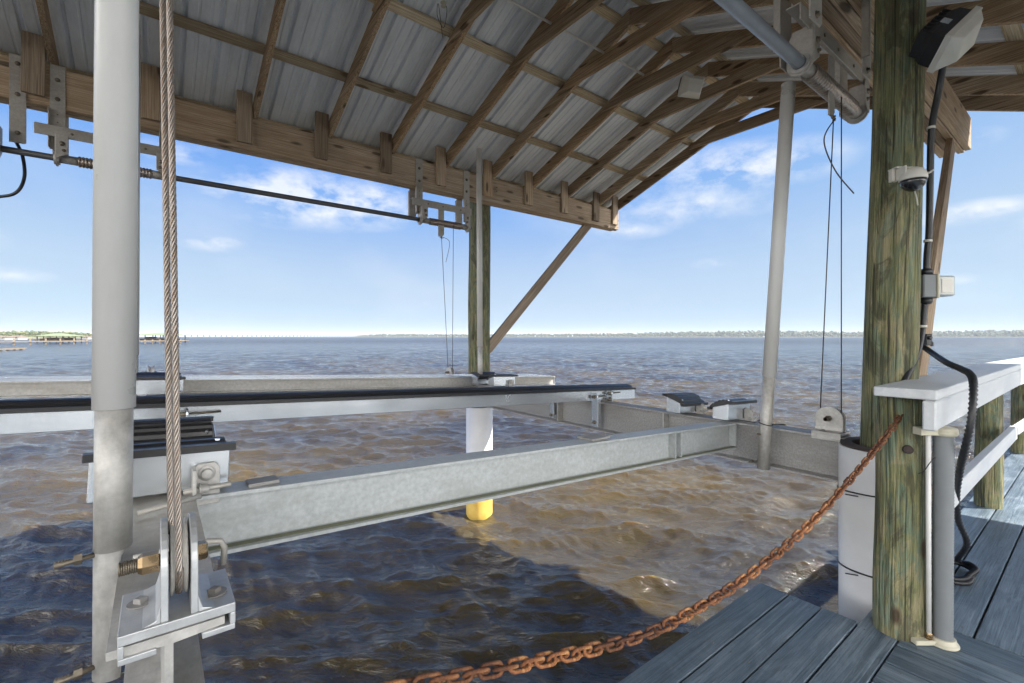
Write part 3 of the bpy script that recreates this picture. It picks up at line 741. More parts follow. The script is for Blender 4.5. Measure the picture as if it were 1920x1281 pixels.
def bunk(b_al, b_rub, u0, u1, wc, h, wd, zb, roll, rub_over=.0, lip=True, ru0=None, ru1=None):
    """box section from u0 to u1 centred at wc, bottom zb(u); ribbed rubber on top"""
    x = Vector((1, 0, -TILT)).normalized(); y0 = Vector((0, 1, 0)); z0 = x.cross(y0)
    m = frame((u0, wc, zb(u0)), x, y0, z0); ln = (u1 - u0) * math.sqrt(1 + TILT ** 2)
    pts = [(-wd / 2, 0), (wd / 2, 0), (wd / 2, h - roll * wd / 2), (-wd / 2, h + roll * wd / 2)]
    pts = [(-wd / 2, 0), (wd / 2, 0), (wd / 2, h + roll * wd / 2), (-wd / 2, h - roll * wd / 2)]
    mm = frame(m @ Vector((ln / 2, 0, 0)), y0, z0, x)
    b_al.prism(pts, ln, mm)
    # rubber profile across (y), ribs along x
    a = math.atan(roll); hw = wd * .5 + .035
    prof = []; nseg = 26
    for k in range(nseg + 1):
        s = -1 + 2 * k / nseg; yy = s * hw; zz = .030 - .030 * abs(s) ** 2.2
        if 3 < k < nseg - 3 and k % 4 == 0: zz -= .007
        prof.append((yy, zz + .004))
    prof = prof + [(yy, zz - .008) for yy, zz in reversed([prof[0], prof[-1]])][0:0]
    out = [(yy * math.cos(a) - zz * math.sin(a), h + yy * math.sin(a) + zz * math.cos(a)) for yy, zz in prof]
    low = [(yy * math.cos(a) + .004 * math.sin(a), h + yy * math.sin(a) + (-.006) * math.cos(a)) for yy in (hw * 1.02, -hw * 1.02)]
    r0 = (ru0 - u0) if ru0 is not None else -rub_over; r1 = (ru1 - u0) if ru1 is not None else ln + rub_over
    b_rub.prism(list(reversed(out + low)), r1 - r0, frame(m @ Vector(((r0 + r1) / 2, 0, .001)), y0, z0, x))
    # near lip, longer than the hump
    yl = -hw; zz = 0
    Y = yl * math.cos(a); Z = h + yl * math.sin(a)
    for (e0, e1, dy, dz, hh) in ((r0 - .020, r1 + .020, 0, 0, .014),):
        b_rub.box(e0, e1, Y - .010, Y + .014, Z - .008, Z + hh - .004, 'x', m)
    Y = hw * math.cos(a); Z = h + hw * math.sin(a)
    b_rub.box(r0 - .012, r1 + .012, Y - .014, Y + .006, Z - .008, Z + .008, 'x', m)
# main long bunk
bz = lambda u: zl(u) + .004 + .0
a_, r_ = MB(), MB(); bunk(a_, r_, -1.6, 3.36, 2.62, .092, .10, bz, 0.0, ru0=-.50, ru1=3.30)
ob = a_.build('bunk', 'alu', lift, .002); r_.build('bunk_pad', 'rubber', ob)
clip_plate(2.545, UB - .085, zl(UB) - .20, zl(UB) + .075, crossB, .033)
clip_plate(2.54, UB + .095, zl(UB) - .02, zl(UB) + .085, crossB, .026)
clip_plate(3.06, UB - .080, zl(UB) - .20, zl(UB) + .0, crossB, .022)
clip_plate(4.28, UB - .085, zl(UB) - .20, zl(UB) - .02, crossB, .028)
clip_plate(2.54, UC + .10, zl(UC) - .02, zl(UC) + .075, crossC, .026)
# short cradle pads in pairs, leaning towards each other
def pad(u, wc, roll, h=.085):
    a_, r_ = MB(), MB(); bunk(a_, r_, u - .138, u + .138, wc, h, .10, lambda q: zl(u) + .012 - TILT * (q - u), roll, -.012)
    o = a_.build('short_bunk', 'alu', lift, .002); p_ = r_.build('bunk_pad', 'rubber', o)
    c = MB()
    for du in (-.115, .115):
        a = math.atan(roll)
        for yy in (-.052,):
            q = Vector((u + du, wc + yy * math.cos(a) - .027 * math.sin(a), zl(u) + .012 + h + yy * math.sin(a) + .022 * math.cos(a) - TILT * du))
            c.lathe(q, (0, -math.sin(a) - .3, math.cos(a)), [(0, .007), (.004, .006), (.005, .001)], 10)
    c.split('screw', 'alu', p_)
    w_ = wc - .05
    c = MB()
    for du in (.09,):
        c.prism([(-.028, -.075), (.028, -.075), (.028, .018), (.018, .03), (-.018, .03), (-.028, .018)], .008, frame((u + du, w_ - .008, zl(u) + .045), (1, 0, 0), (0, 0, 1), (0, -1, 0)))
        bolt(c, (u + du, w_ - .012, zl(u) + .05), (0, -1, 0), .013, .014)
        c.box(u + du - .032, u + du - .024, w_ - .055, w_ - .004, zl(u) - .02, zl(u) + .07)
        c.cyl((u + du - .05, w_ - .04, zl(u) + .018), (u + du + .05, w_ - .045, zl(u) + .022), .0065, n=10)
        bolt(c, (u + du - .018, w_ - .0415, zl(u) + .019), (1, 0, 0), .011, .02)
    c.build('clamp', 'galv', o, .001)
    return o
for u in (UC, UB):
    pad(u, AW + .02, -.30); pad(u, 1.80, .34)
    pad(u, 3.93, -.30); pad(u, 4.24, .30)
# walk board along the far side
b = MB()
x = Vector((1, 0, -TILT)).normalized(); y = Vector((0, 1, 0)); z = x.cross(y)
mw = frame((-2.2, 4.40, zl(-2.2) + .068), x, y, z); Lw = 6.32
b.box(0, Lw, 0, .012, -.012, 0, 'x', mw); b.box(0, Lw, .02, .035, -.095, -.013, 'x', mw); b.box(0, Lw, 0, .035, -.107, -.096, 'x', mw)
wb_ = MB()
for k in range(5):
    y0 = .014 + k * .090; wb_.box(0, Lw, y0, y0 + .084, -.010, -.002, 'x', mw); wb_.box(0, Lw, y0 + .002, y0 + .008, -.0018, .004, 'x', mw); wb_.box(0, Lw, y0 + .074, y0 + .080, -.0018, .004, 'x', mw)
b.box(0, Lw, .44, .455, -.095, -.011, 'x', mw)
wb = b.build('walk_board', 'galv', lift, .001); wb_.build('tread', 'alu', wb)
b = MB(); b.box(Lw - .012, Lw, .012, .45, -.094, -.012, 'x', mw); b.box(3.0, 3.004, 0, .46, .0045, .006, 'x', mw); b.build('end_cap', 'galv_dark', wb)
# guide posts: grey pipe below, white sleeve above
def guide(base, top, r, zpvc, label, notch=None, cap=True):
    t = thing('guide_post', label, 'guide post', base, 'guide posts at the corners of the lift')
    base, top = Vector(base), Vector(top); d = (top - base); k = (zpvc - base.z) / d.z; mid = base + d * k
    b = MB()
    if notch:
        zn0 = notch; mm = base + d * ((zn0 - base.z) / d.z); b.ring(mm, mid, r, r - .006, 40)
        # lower length cut away where it straddles the beam flange
        n = 30; vs = []; gs = []; A0, A1 = R(70), R(322)
        rings = [base, base + d * ((zn0 - .012 - base.z) / d.z), mm]
        cutx = .012
        def prof(p, full):
            out = []
            for q in range(n + 1):
                a = 2 * math.pi * q / n; xx = r * math.cos(a); yy = r * math.sin(a)
                if xx > cutx and not full: xx = cutx
                out.append(p + Vector((xx, yy, 0)))
            return out
        for i, p_ in enumerate(rings):
            vs += prof(p_, i == 2); gs += [(v.z, v.x, v.y) for v in prof(p_, i == 2)]
        fs = []
        for i in range(2):
            for q in range(n): fs.append((i * (n + 1) + q, i * (n + 1) + q + 1, (i + 1) * (n + 1) + q + 1, (i + 1) * (n + 1) + q))
        fs.append(tuple(reversed(range(n)))); b._add(vs, gs, fs, [True] * (len(fs) - 1) + [False])
    else: b.ring(base, mid, r, r - .006, 32)
    b.build('pipe', 'galv', t)
    c = MB(); c.ring(mid, top, r + .0035, r - .002, 40)
    if cap: c.lathe(top, d, [(-.002, r + .0035), (.006, r + .0035), (.014, r * .9), (.016, .001)], 32)
    c.build('sleeve', 'pvc', t)
    return t
g1 = guide((-.060, 1.086, 1.832), (-.046, 1.064, 4.05), .0268, 2.303, 'tall thick white and grey post in the left foreground, nearest of the guide posts', notch=2.055)
b = MB()
for zz in (1.858, 2.052):
    b.tube([(-.132, 1.065, zz - .002), (-.08, 1.075, zz)], .0044, 10); b.lathe((-.098, 1.073, zz), (-1, -.1, 0), [(0, .010), (.011, .0095)], 6)
    for k in range(5): b.lathe((-.112 - k * .004, 1.070, zz - .001), (-1, -.1, 0), [(0, .0045), (.002, .0054), (.004, .0045)], 10)
b.split('u_bolt', 'bolt', g1, 0, 7)
b = MB()
b.tube([(-.03, 1.30, zl(UC) + .011), (.088, 1.335, zl(UC) + .016)], .0055, 10)
for (zz, wy, e) in ((zl(UC) + .012, 1.04, .085),):
    b.tube([(-.03, wy, zz), (UC + e - .02, wy, zz), (UC + e, wy, zz - .004), (UC + e + .006, wy, zz - .018), (UC + e + .004, wy, zz - .05)], .0055, 10)
b.split('u_bolt', 'galv', g1)
g2 = guide((2.785, 1.225, 1.665), (2.80, 1.095, 3.84), .0325, 2.20, 'white and grey post standing against the right cross beam', cap=False)
b = MB(); rr = .038; c0 = Vector((2.787, 1.215, 1.93))
b.tube([c0 + Vector((rr * math.cos(a), rr * math.sin(a), .01 * math.sin(a))) for a in [2 * math.pi * k / 24 for k in range(24)]], .003, 6, closed=True)
b.tube([c0 + Vector((-.02, -.045, 0)), c0 + Vector((.02, -.10, .004))], .0035, 6); b.tube([c0 + Vector((-.03, .04, 0)), c0 + Vector((-.09, .10, .012))], .002, 6); b.build('cable_tie', 'black', g2)
b = MB(); b.cyl((2.735, 1.26, 1.71), (2.70, 1.262, 1.71), .007, n=8); b.cyl((2.738, 1.235, 1.87), (2.7355, 1.22, 1.87), .006, n=8); b.split('bolt', 'bolt', g2)
guide((2.825, 4.225, 1.93), (2.805, 4.215, 4.47), .027, 2.32, 'slim white post standing just in front of the far green pile')
guide((-.115, 4.27, 2.0), (-.105, 4.24, 4.58), .022, 2.30, 'pale post almost hidden behind the tall foreground post')

# sheaves
def sheave(u, wy, z, s, label=None, det=False):
    t = None
    r = .062 * s; holder = MB(); eh = .075 * s
    for du in (-.020 * s, .020 * s):
        arc = [(.070 * s * math.cos(a), .068 * s * math.sin(a)) for a in [math.pi * k / 16 for k in range(17)]]
        pts = [(.070 * s, -eh)] + arc + [(-.070 * s, -eh)]
        holder.prism(pts, .010 * s, frame((u + du, wy, z), (0, 1, 0), (0, 0, 1), (1, 0, 0)))
        # foot fillet
        e = 1 if du > 0 else -1
        holder.prism([(0, 0), (.024 * s * e, 0), (.006 * s * e, .006 * s), (0, .028 * s)], .14 * s, frame((u + du + e * .005 * s, wy, z - eh), (1, 0, 0), (0, 0, 1), (0, -1, 0)))
    holder.box(u - .078 * s, u + .078 * s, wy - .074 * s, wy + .074 * s, z - eh - .016 * s, z - eh + .0)
    # returns that clasp the beam flange
    for e in (-1, 1):
        x0, x1 = sorted((u + e * .070 * s, u + e * .078 * s)); holder.box(x0, x1, wy - .074 * s, wy + .074 * s, z - eh - .036 * s, z - eh - .0162 * s)
        x0, x1 = sorted((u + e * .030 * s, u + e * .0775 * s)); holder.box(x0, x1, wy - .073 * s, wy + .073 * s, z - eh - .046 * s, z - eh - .0362 * s)
    o = holder.build('sheave_bracket', 'cast_alu' if det else 'galv', lift, .0015 * s, segs=2)
    w_ = MB(); w_.lathe((u - .012 * s, wy, z), (1, 0, 0), [(0, .02 * s), (0, r), (.003 * s, r), (.009 * s, r * .80), (.015 * s, r * .80), (.021 * s, r), (.024 * s, r), (.024 * s, .02 * s)], 36); w_.build('sheave_wheel', 'galv', o)
    x = MB(); x.cyl((u - .07 * s, wy, z), (u + .04 * s, wy, z), .0105 * s, n=14)
    for k in range(8): x.lathe((u - (.056 + k * .0030) * s, wy, z), (-1, 0, 0), [(0, .0105 * s), (.0015 * s, .0122 * s), (.003 * s, .0105 * s)], 14)
    x.cyl((u - .080 * s, wy, z), (u - .05 * s, wy, z), .0095 * s, n=14); x.build('axle', 'bolt', o)
    x = MB(); x.lathe((u - .027 * s, wy, z), (-1, 0, 0), [(0, .0175 * s), (.022 * s, .0175 * s), (.028 * s, .014 * s)], 6); x.lathe((u + .027 * s, wy, z), (1, 0, 0), [(0, .016 * s), (.013 * s, .016 * s), (.016 * s, .013 * s)], 6); x.split('nut', 'brass' if det else 'bolt', o)
    x = MB()
    for e in (-1, 1):
        x.lathe((u + e * .052 * s, wy - .02 * s * e, z - eh + .0005), (0, 0, 1), [(0, .019 * s), (.002 * s, .019 * s)], 20)
        x.lathe((u + e * .052 * s, wy - .02 * s * e, z - eh + .002 * s), (0, 0, 1), [(0, .010 * s), (.008 * s, .010 * s), (.009 * s, .008 * s)], 4)
    x.split('clamp_bolt', 'galv_dark', o, grp=2)
    return o
SHW = .828
sheave(UC + .012, SHW, zl(UC) + .080, .83, det=True)
sheave(UB, .925, zl(UB) + .090, .92)
sheave(UC - .04, 5.0, zl(UC) + .088, .92)
sheave(UB, 5.0, zl(UB) + .088, .92)
# lift cables
S = UC + .012; zsh = zl(UC) + .080
top1 = px(304, -190, .88); 
cable('lift_cable', px(321, 1000, .66), px(305, 0, .70) + (px(305, 0, .70) - px(321, 1000, .66)) * .9, .0044, 'thick twisted steel cable in the left foreground, left of the two strands', 'cable')
cable('lift_cable', px(336, 1075, .62), px(318, 0, .66) + (px(318, 0, .66) - px(336, 1075, .62)) * .7, .0043, 'thick twisted steel cable in the left foreground, right of the two strands', 'cable')
# the turn round the wheel
arc = [(S, SHW + .047 * math.cos(a), zsh + .047 * math.sin(a)) for a in [math.pi + math.pi * k / 16 for k in range(17)]]
tag(rope(arc, .0046).build('cable_turn', 'cable', None), 'short loop of thick cable round the foreground pulley wheel', 'cable')
cable('lift_cable', (UB, .975, zl(UB) + .09), (2.96, .93, SH_Z - .19), .0030, 'thin dark cable nearest the right guide post, hanging to the pulley')
cable('lift_cable', (UB, .875, zl(UB) + .09), (3.05, .92, SH_Z - .04), .0030, 'thin dark cable beside the big green pile, dropping from the spool')
cable('lift_cable', (UB, 5.05, zl(UB) + .09), (2.76, 4.97, SH_Z - .18), .0032, 'thin cable beside the far pile, left of the far pair')
cable('lift_cable', (UB, 4.95, zl(UB) + .09), (2.92, 4.96, SH_Z), .0032, 'thin cable beside the far pile, right of the far pair')
cable('lift_cable', (-.118, 4.99, zl(UC) + .09), (-.118, 4.97, SH_Z), .0030, 'thin cable just right of the tall foreground post')
pts = [(2.96, .92, SH_Z - .185), px(1545, 262, 2.52), px(1565, 318, 2.50), px(1601, 363, 2.46)]
tag(MB().tube(smooth_path(pts), .0034, 8).build('cable_tail', 'thin_cable', None), 'loose cut end of cable curving down beside the right cables', 'cable')
pts = [(2.77, 4.95, SH_Z - .18), px(843, 455, 5.5), px(836, 492, 5.5)]
tag(MB().tube(smooth_path(pts), .003, 6).build('cable_tail', 'thin_cable', None), 'short loose cable end hanging under the far winder', 'cable')
# frayed line at the top of the picture
pts = [px(822, 8, 3.6), px(820, 30, 3.6), px(832, 52, 3.6), px(838, 20, 3.6), px(834, 6, 3.6)]
b = MB().tube(smooth_path([px(830, 70, 3.62)] + pts), .0022, 6)
lt = thing('twine', 'scrap of black twine with a pale knot hanging from a purlin', 'twine', px(830, 8, 3.6))
b.build('loop', 'black', lt)
b = MB(); b.lathe(px(832, 8, 3.6) - Vector((0, 0, .03)), (0, .1, 1), [(0, .004), (.015, .022), (.03, .014), (.045, .024), (.06, .006)], 10); b.build('knot', 'cream', lt)

# ------------------------------------------------------------------ dock deck
def planks(b, name, heads):
    nf = len(b.f)
    for (x, y) in heads: b.lathe((x + (rnd() - .5) * .012, y + (rnd() - .5) * .012, DZ - .004), (0, 0, 1), [(0, .0045), (.0056, .0045)], 8)
    o = b.build(name, 'deck', dock, .004); o.data.materials.append(M['bolt'])
    for p_ in o.data.polygons[nf:]: p_.material_index = 1
    return o
DZ = 1.185
dock = thing('dock', 'blue grey plank dock with a finger beside the lift and a walkway at the right', 'dock', (1.5, .3, DZ))
b = MB()
for i in range(4):                      # finger boards along the slip
    w0 = .532 + i * .1395; b.box(-4, 2.70 if i == 0 else 2.425 + (rnd() - .5) * .006, w0, w0 + .1325, DZ - .038, DZ + (rnd() - .5) * .003)
planks(b, 'finger_planks', [(u_, .532 + i * .1395 + e) for i in range(4) for e in (.03, .105) for u_ in (2.385, 1.80, 1.22, .64)])
b = MB(); u = 2.672
while u > -4:
    b.box(u - .147, u, -2.6, .526, DZ - .038, DZ + (rnd() - .5) * .003, 'y'); u -= .1545
planks(b, 'cross_planks', [(2.672 - .1545 * i - e, w_) for i in range(8) for e in (.035, .112) for w_ in (.47, .06, -.4)])
b = MB()
for i in range(16):
    w1 = .650 - i * .1555; u0 = 2.679 if i else 3.2
    b.box(u0 if i else 2.705, 16, w1 - .147, w1, DZ - .038, DZ + (rnd() - .5) * .003)
planks(b, 'walkway_planks', [(u_, .650 - i * .1555 - e) for i in range(6) for e in (.035, .112) for u_ in (2.74, 3.35, 3.95, 4.55, 5.15, 5.75, 6.35)])
b = MB(); b.box(-4, 2.40, 1.03, 1.07, DZ - .25, DZ - .042); b.box(-4, 16, .58, .62, DZ - .25, DZ - .042); b.box(2.37, 2.41, .63, 1.02, DZ - .25, DZ - .042, 'y')
b.box(-4, 16, -1.2, -1.16, DZ - .25, DZ - .042); b.split('joist', 'grey_wood', dock)
# ------------------------------------------------------------------ railing
rail = thing('dock_railing', 'white capped railing on green round posts along the walkway', 'railing', (5, .5, DZ))
def rpost(u, wy, r, zt, eye=True):
    path = wiggle((u, wy, DZ - 1.6), (u, wy, zt), .003, 40)
    o = knobbly(path, [r * (1 + .015 * math.sin(i * .5)) for i in range(41)], 48, .0028).build('post', 'post', rail, 0)
    if eye:
        c = MB()
        for zz in (zt - .13, zt - .60):
            c.lathe((u - r * .82, wy - r * .62, zz), (-.8, -.6, 0), [(0, .034), (.003, .034), (.003, .012), (.015, .011)], 14)
        c.split('bolt', 'bolt', o)
    return o
p1 = rpost(2.50, .545, .088, 2.185, False)
p2 = rpost(4.86, .545, .076, 2.185); p3 = rpost(7.35, .575, .082, 2.185); rpost(9.9, .55, .1, 2.185)
b = MB(); b.box(2.33, 4.93, .396, .592, 2.187, 2.226); b.build('cap_rail', 'paint', rail, .006, segs=2)
b = MB(); b.board((4.936, .494, 2.2075), (9.95, .30, 2.2075), .196, .039); b.build('cap_rail', 'paint', rail, .006, segs=2)
b = MB(); b.box(2.30, 4.93, .394, .434, 2.075, 2.1865); b.build('fascia_board', 'paint', rail, .005)
b = MB(); b.board((4.936, .414, 2.1305), (9.95, .22, 2.1305), .040, .111); b.build('fascia_board', 'paint', rail, .005)
b = MB(); b.box(2.62, 4.86, .400, .438, 1.70, 1.79); b.build('mid_rail', 'paint', rail, .004)
b = MB(); b.board((4.95, .42, 1.745), (9.9, .25, 1.745), .038, .06); b.build('mid_rail', 'paint', rail, .004)
# rust-stained hole in the first post is where the chain leaves it
b = MB(); a0 = Vector((-.86, -.10, 0)).normalized()
hook = Vector((2.50, .54, 2.095)) + Vector((-.105, -.035, 0))
kn = MB()
kn.lathe((2.50 - .076, .545 - .043, 1.97), (-.87, -.49, 0), [(0, .018), (.013, .016), (.0135, .001)], 16); kn.build('knot', 'far_dark', p1)
# ------------------------------------------------------------------ chain
ch = thing('chain', 'rusty orange chain sagging from the rail post across the front of the slip', 'chain', (1.2, .6, 1.8))
key = [(2.43, .525, 2.110), (2.30, .533, 2.052), (1.94, .552, 1.936), (1.58, .570, 1.842), (1.27, .595, 1.785), (1.03, .61, 1.772), (.83, .620, 1.782), (.597, .640, 1.824), (.34, .66, 1.884), (.10, .68, 1.945), (-.12, .70, 2.05)]
path = smooth_path(key, 40); cum = [0]
for i in range(1, len(path)): cum.append(cum[-1] + (path[i] - path[i - 1]).length)
def link_mesh():
    b = MB(); Lh, Wd, r = .0122, .0096, .0035; pts = []
    for k in range(9): a = -math.pi / 2 + math.pi * k / 8; pts.append((Lh + Wd * math.cos(a), Wd * math.sin(a), 0))
    for k in range(9): a = math.pi / 2 + math.pi * k / 8; pts.append((-Lh + Wd * math.cos(a), Wd * math.sin(a), 0))
    b.tube(pts, r, 8, closed=True); return b
proto = link_mesh().build('link', 'rust', ch, loc=(0, 0, 0))
pitch = .0302; nlk = int(cum[-1] / pitch); j = 0
print('links', nlk)
for k in range(nlk):
    d = (k + .3) * pitch
    while cum[j + 1] < d: j += 1
    p = path[j].lerp(path[j + 1], (d - cum[j]) / (cum[j + 1] - cum[j])); tdir = (path[j + 1] - path[j]).normalized()
    o = proto if k == 0 else proto.copy()
    if k: sc.collection.objects.link(o); o.parent = ch
    rr = R(90) * (k % 2) + R(28) + (rnd() - .5) * .9 + math.sin(k * .23) * .35
    q = tdir.to_track_quat('X', 'Z').to_matrix() @ Matrix.Rotation(rr, 3, 'X')
    o.rotation_euler = q.to_euler(); o.location = p - parent_loc(ch); o.scale = (1.06, 1, 1)

# ------------------------------------------------------------------ things at the big pile
# security camera
cp = px(1712, 335, 2.02)
sec = thing('security_camera', 'white dome security camera with black glass bottom mounted on the big green pile', 'camera', cp)
fx = Vector((SY, CY, 0)); rx = Vector((CY, -SY, 0)); zz = Vector((0, 0, 1))
m = frame(cp, rx * .76, fx * .76, zz * .9)
def Pm(x, y, z): return m @ Vector((x, y, z))
b = MB(); prof = [(-.008, .0), (-.008, .064)] ; 
b.lathe(cp + zz * -.004, (0, 0, 1), [(-.004, .047), (0, .050), (.010, .050), (.028, .045), (.042, .034), (.050, .019), (.053, .001)], 32)
b.build('dome_housing', 'white', sec)
b = MB(); b.lathe(cp + zz * -.006, (0, 0, -1), [(0, .0465), (.014, .0455), (.028, .040), (.041, .028), (.048, .013), (.050, .001)], 32); b.build('dome_glass', 'glass', sec)
b = MB(); b.box(-.082, -.064, .045, .075, -.0, .062, 'x', m); b.box(-.078, .035, .02, .085, .058, .066, 'x', m); b.box(-.06, -.05, -.02, .07, .0, .060, 'x', m); b.build('wall_bracket', 'white', sec, .002)
b = MB(); b.tube([Pm(.055, 0, .012), Pm(.100, -.02, .036)], [.006, .0035], 10); b.build('antenna', 'white', sec)
b = MB(); b.tube(smooth_path([Pm(.03, .03, -.04), Pm(.045, .03, -.08), Pm(.062, .04, -.12)]), .0025, 8); b.build('lead', 'white', sec)
# black conduit down the pile
cpts = [px(1768, 125, 2.16), px(1760, 170, 2.2), px(1747, 240, 2.22), px(1744, 330, 2.24), px(1742, 430, 2.26), px(1738, 480, 2.27), px(1737, 512, 2.27)]
tag(MB().tube(smooth_path(cpts), .0140, 16).build('electrical_conduit', 'black', None), 'black flexible conduit from the floodlight down to the outlet box on the big pile', 'conduit', 'black conduits on the big pile')
cpts = [px(1735, 560, 2.27), px(1732, 590, 2.27), px(1728, 625, 2.26), px(1718, 668, 2.22), px(1702, 702, 2.19), px(1690, 735, 2.17), px(1684, 800, 2.17), px(1684, 900, 2.17)]
tag(MB().tube(smooth_path(cpts), .0140, 16).build('electrical_conduit', 'black', None), 'black flexible conduit curving from the outlet box down behind the white cap rail', 'conduit', 'black conduits on the big pile')
for (x_, y_, d_) in ((1746, 240, 2.22), (1740, 452, 2.255), (1730, 612, 2.25)):
    c = px(x_, y_, d_)
    tag(MB().ring(c - zz * .006, c + zz * .006, .0175, .0138, 20).build('strap', 'white', None), 'white strap round the black conduit ' + {240: 'above the dome camera', 452: 'between dome camera and outlet box', 612: 'just below the outlet box'}[y_], 'strap', 'white conduit straps')
# outlet box with clear cover
bp = px(1737, 537, 2.26); ob = thing('outlet_box', 'grey outlet box with hinged clear cover on the side of the big pile', 'outlet box', bp)
m = frame(bp, rx, fx, zz)
b = MB(); b.box(-.038, .024, -.03, .05, -.056, .054, 'z', m); b.build('box', 'tube', ob, .004)
b = MB(); b.box(.0245, .036, -.036, .054, -.060, .058, 'z', m); b.build('gasket_frame', 'cream', ob, .003)
b = MB(); b.box(.0365, .116, -.030, .046, -.050, .050, 'z', m); b.build('cover', 'lens', ob, .010, segs=2)
b = MB(); b.box(.045, .098, -.034, -.0305, -.036, .034, 'z', m); b.split('window', 'white', ob, .003)
b = MB(); b.lathe(bp + zz * .055, (0, 0, 1), [(0, .024), (.02, .024), (.03, .019)], 14); b.lathe(bp - zz * .057, (0, 0, -1), [(0, .024), (.02, .024), (.03, .019)], 14); b.split('fitting', 'black', ob)
# small black bracket below it
c = px(1739, 637, 2.4); b = MB(); m = frame(c, rx, fx, zz); b.box(-.014, .018, -.01, .02, -.03, .03, 'z', m); b.box(.012, .024, -.012, .0, -.034, -.01, 'z', m); b.cyl(c + zz * .01 - fx * .01, c + zz * .01 - fx * .022, .01, n=12)
tag(b.build('hose_hook', 'black', None, .003), 'small black hook on the right side of the big pile at the horizon', 'hook')
# corrugated black hose over the rail down to a coil on the deck
hp = [px(1728, 648, 2.36), px(1745, 660, 2.30), px(1775, 680, 2.12), px(1802, 692, 1.98), px(1819, 702, 1.86), px(1825, 722, 1.78), px(1822, 780, 1.74), px(1811, 835, 1.77), px(1800, 880, 1.86), px(1793, 930, 2.0), px(1797, 975, 2.12), px(1813, 1020, 2.2)]
zf0 = DZ + .016
coil_c = px(1776, 1072, (CZ - DZ) * F_PX / (1075 - 631))
for k in range(30):
    a = -.2 - k * .42; rr = .105 + .016 * math.sin(k * 1.3); hp.append(Vector((coil_c.x + rr * 1.2 * math.cos(a), coil_c.y + rr * math.sin(a), zf0 + .012 * (2 - k / 10))))
sp = smooth_path(hp, 14)
hose = thing('hose', 'black corrugated hose draped over the white cap rail and coiled on the deck', 'hose', coil_c)
radl = [.0118 + .0022 * (1 if i % 2 else -1) for i in range(len(sp))]
MB().tube(sp, radl, 12).build('tube', 'black', hose)

# grey ribbed tube with cream end fittings and thin white rod
tb = px(1767, 1185, 1.87); tb.z = DZ
pole = thing('ribbed_tube', 'upright grey ribbed tube with cream end fittings strapped beside the rail post', 'tube', tb)
tt = px(1769, 810, 1.82)
pa = Vector((tb.x, tb.y, DZ + .018)); n = 130
b = MB(); b.tube([pa.lerp(tt, i / n) for i in range(n + 1)], [.0325 + (.0009 if i % 2 else -.0009) for i in range(n + 1)], 28); b.build('tube_body', 'tube', pole)
b = MB(); b.lathe(tt - zz * .012, (0, 0, 1), [(0, .040), (.008, .044), (.018, .045), (.0182, .043), (.020, .045), (.03, .041), (.036, .001)], 32)
m = frame(tt, rx, fx, zz); b.box(-.105, -.03, -.02, .02, -.010, .018, 'x', m); b.build('top_fitting', 'cream', pole, .003)
b = MB(); b.lathe(Vector((tb.x, tb.y, DZ + .002)), (0, 0, 1), [(0, .052), (.010, .052), (.014, .044), (.030, .042)], 32)
m = frame(Vector((tb.x, tb.y, DZ)), rx, fx, zz); b.box(-.120, -.03, -.018, .04, .003, .022, 'x', m); b.build('base_fitting', 'cream', pole, .003)
b = MB(); b.tube([Vector((tb.x, tb.y, DZ + .02)) - rx * .055 + fx * .0, tt - rx * .060 - zz * .012], .0085, 12); b.build('rod', 'pvc', pole)
b = MB(); q = Vector((tb.x, tb.y, DZ + .02)) - rx * .055; b.lathe(q, (0, 0, 1), [(0, .012), (.025, .012), (.03, .009)], 12); b.build('collar', 'brass', pole)
cc = px(1742, 880, 1.80)
tag(MB().tube(smooth_path([px(1722, 888, 1.8), px(1732, 884, 1.78), px(1742, 870, 1.78), px(1752, 858, 1.8)]), .0018, 6).build('wire_tie', 'black', None), 'thin dark wire tie between the rail post and the ribbed tube', 'wire')

# ------------------------------------------------------------------ far shore
def clumps(name, pts, mat, label=None, squash=.8):      # pts: (centre, radius)
    ico_v = []; phi = (1 + 5 ** .5) / 2
    for s1 in (-1, 1):
        for s2 in (-1, 1): ico_v += [(0, s1, s2 * phi), (s1, s2 * phi, 0), (s2 * phi, 0, s1)]
    iv = np.array(ico_v, float); iv /= np.linalg.norm(iv[0])
    fs = []; n = 12
    for i in range(n):
        for j_ in range(i + 1, n):
            for k in range(j_ + 1, n):
                d1, d2, d3 = np.linalg.norm(iv[i] - iv[j_]), np.linalg.norm(iv[j_] - iv[k]), np.linalg.norm(iv[i] - iv[k])
                if max(d1, d2, d3) < 1.1: fs.append((i, j_, k))
    b = MB(); rng = np.random.RandomState(3)
    for c, r in pts:
        jit = iv * (r * (.7 + .6 * rng.rand(12, 1))) * np.array([1, 1, squash])
        b._add([tuple(Vector(c) + Vector(v)) for v in jit], [tuple(Vector(c) + Vector(v)) for v in jit], fs)
    o = b.build(name, mat, None); o['kind'] = 'stuff'
    if label: o['label'] = label
    return o
def shore(x0, x1, d0, d1, name, depth=120, z=.6):
    n = 60; b = MB(); vs = []; 
    for i in range(n + 1):
        t = i / n; x = x0 + (x1 - x0) * t; d = d0 + (d1 - d0) * t
        p = px(x, 631, d); q = px(x, 631, d + depth); k = 1 + .03 * math.sin(i * 1.3)
        vs += [(p.x, p.y, -.5), (p.x, p.y, z * (.5 + .5 * rnd())), (q.x, q.y, z + 1.5)]
    fs = []
    for i in range(n):
        a = i * 3; fs += [(a, a + 3, a + 4, a + 1), (a + 1, a + 4, a + 5, a + 2)]
    b._add(vs, vs, fs); o = b.build(name, 'land', None); o['kind'] = 'structure'; return o
shore(640, 2600, 2300, 1350, 'far_shore_terrain', 400, 1.2)
shore(-700, 205, 300, 560, 'left_shore_terrain', 200, 1.6)
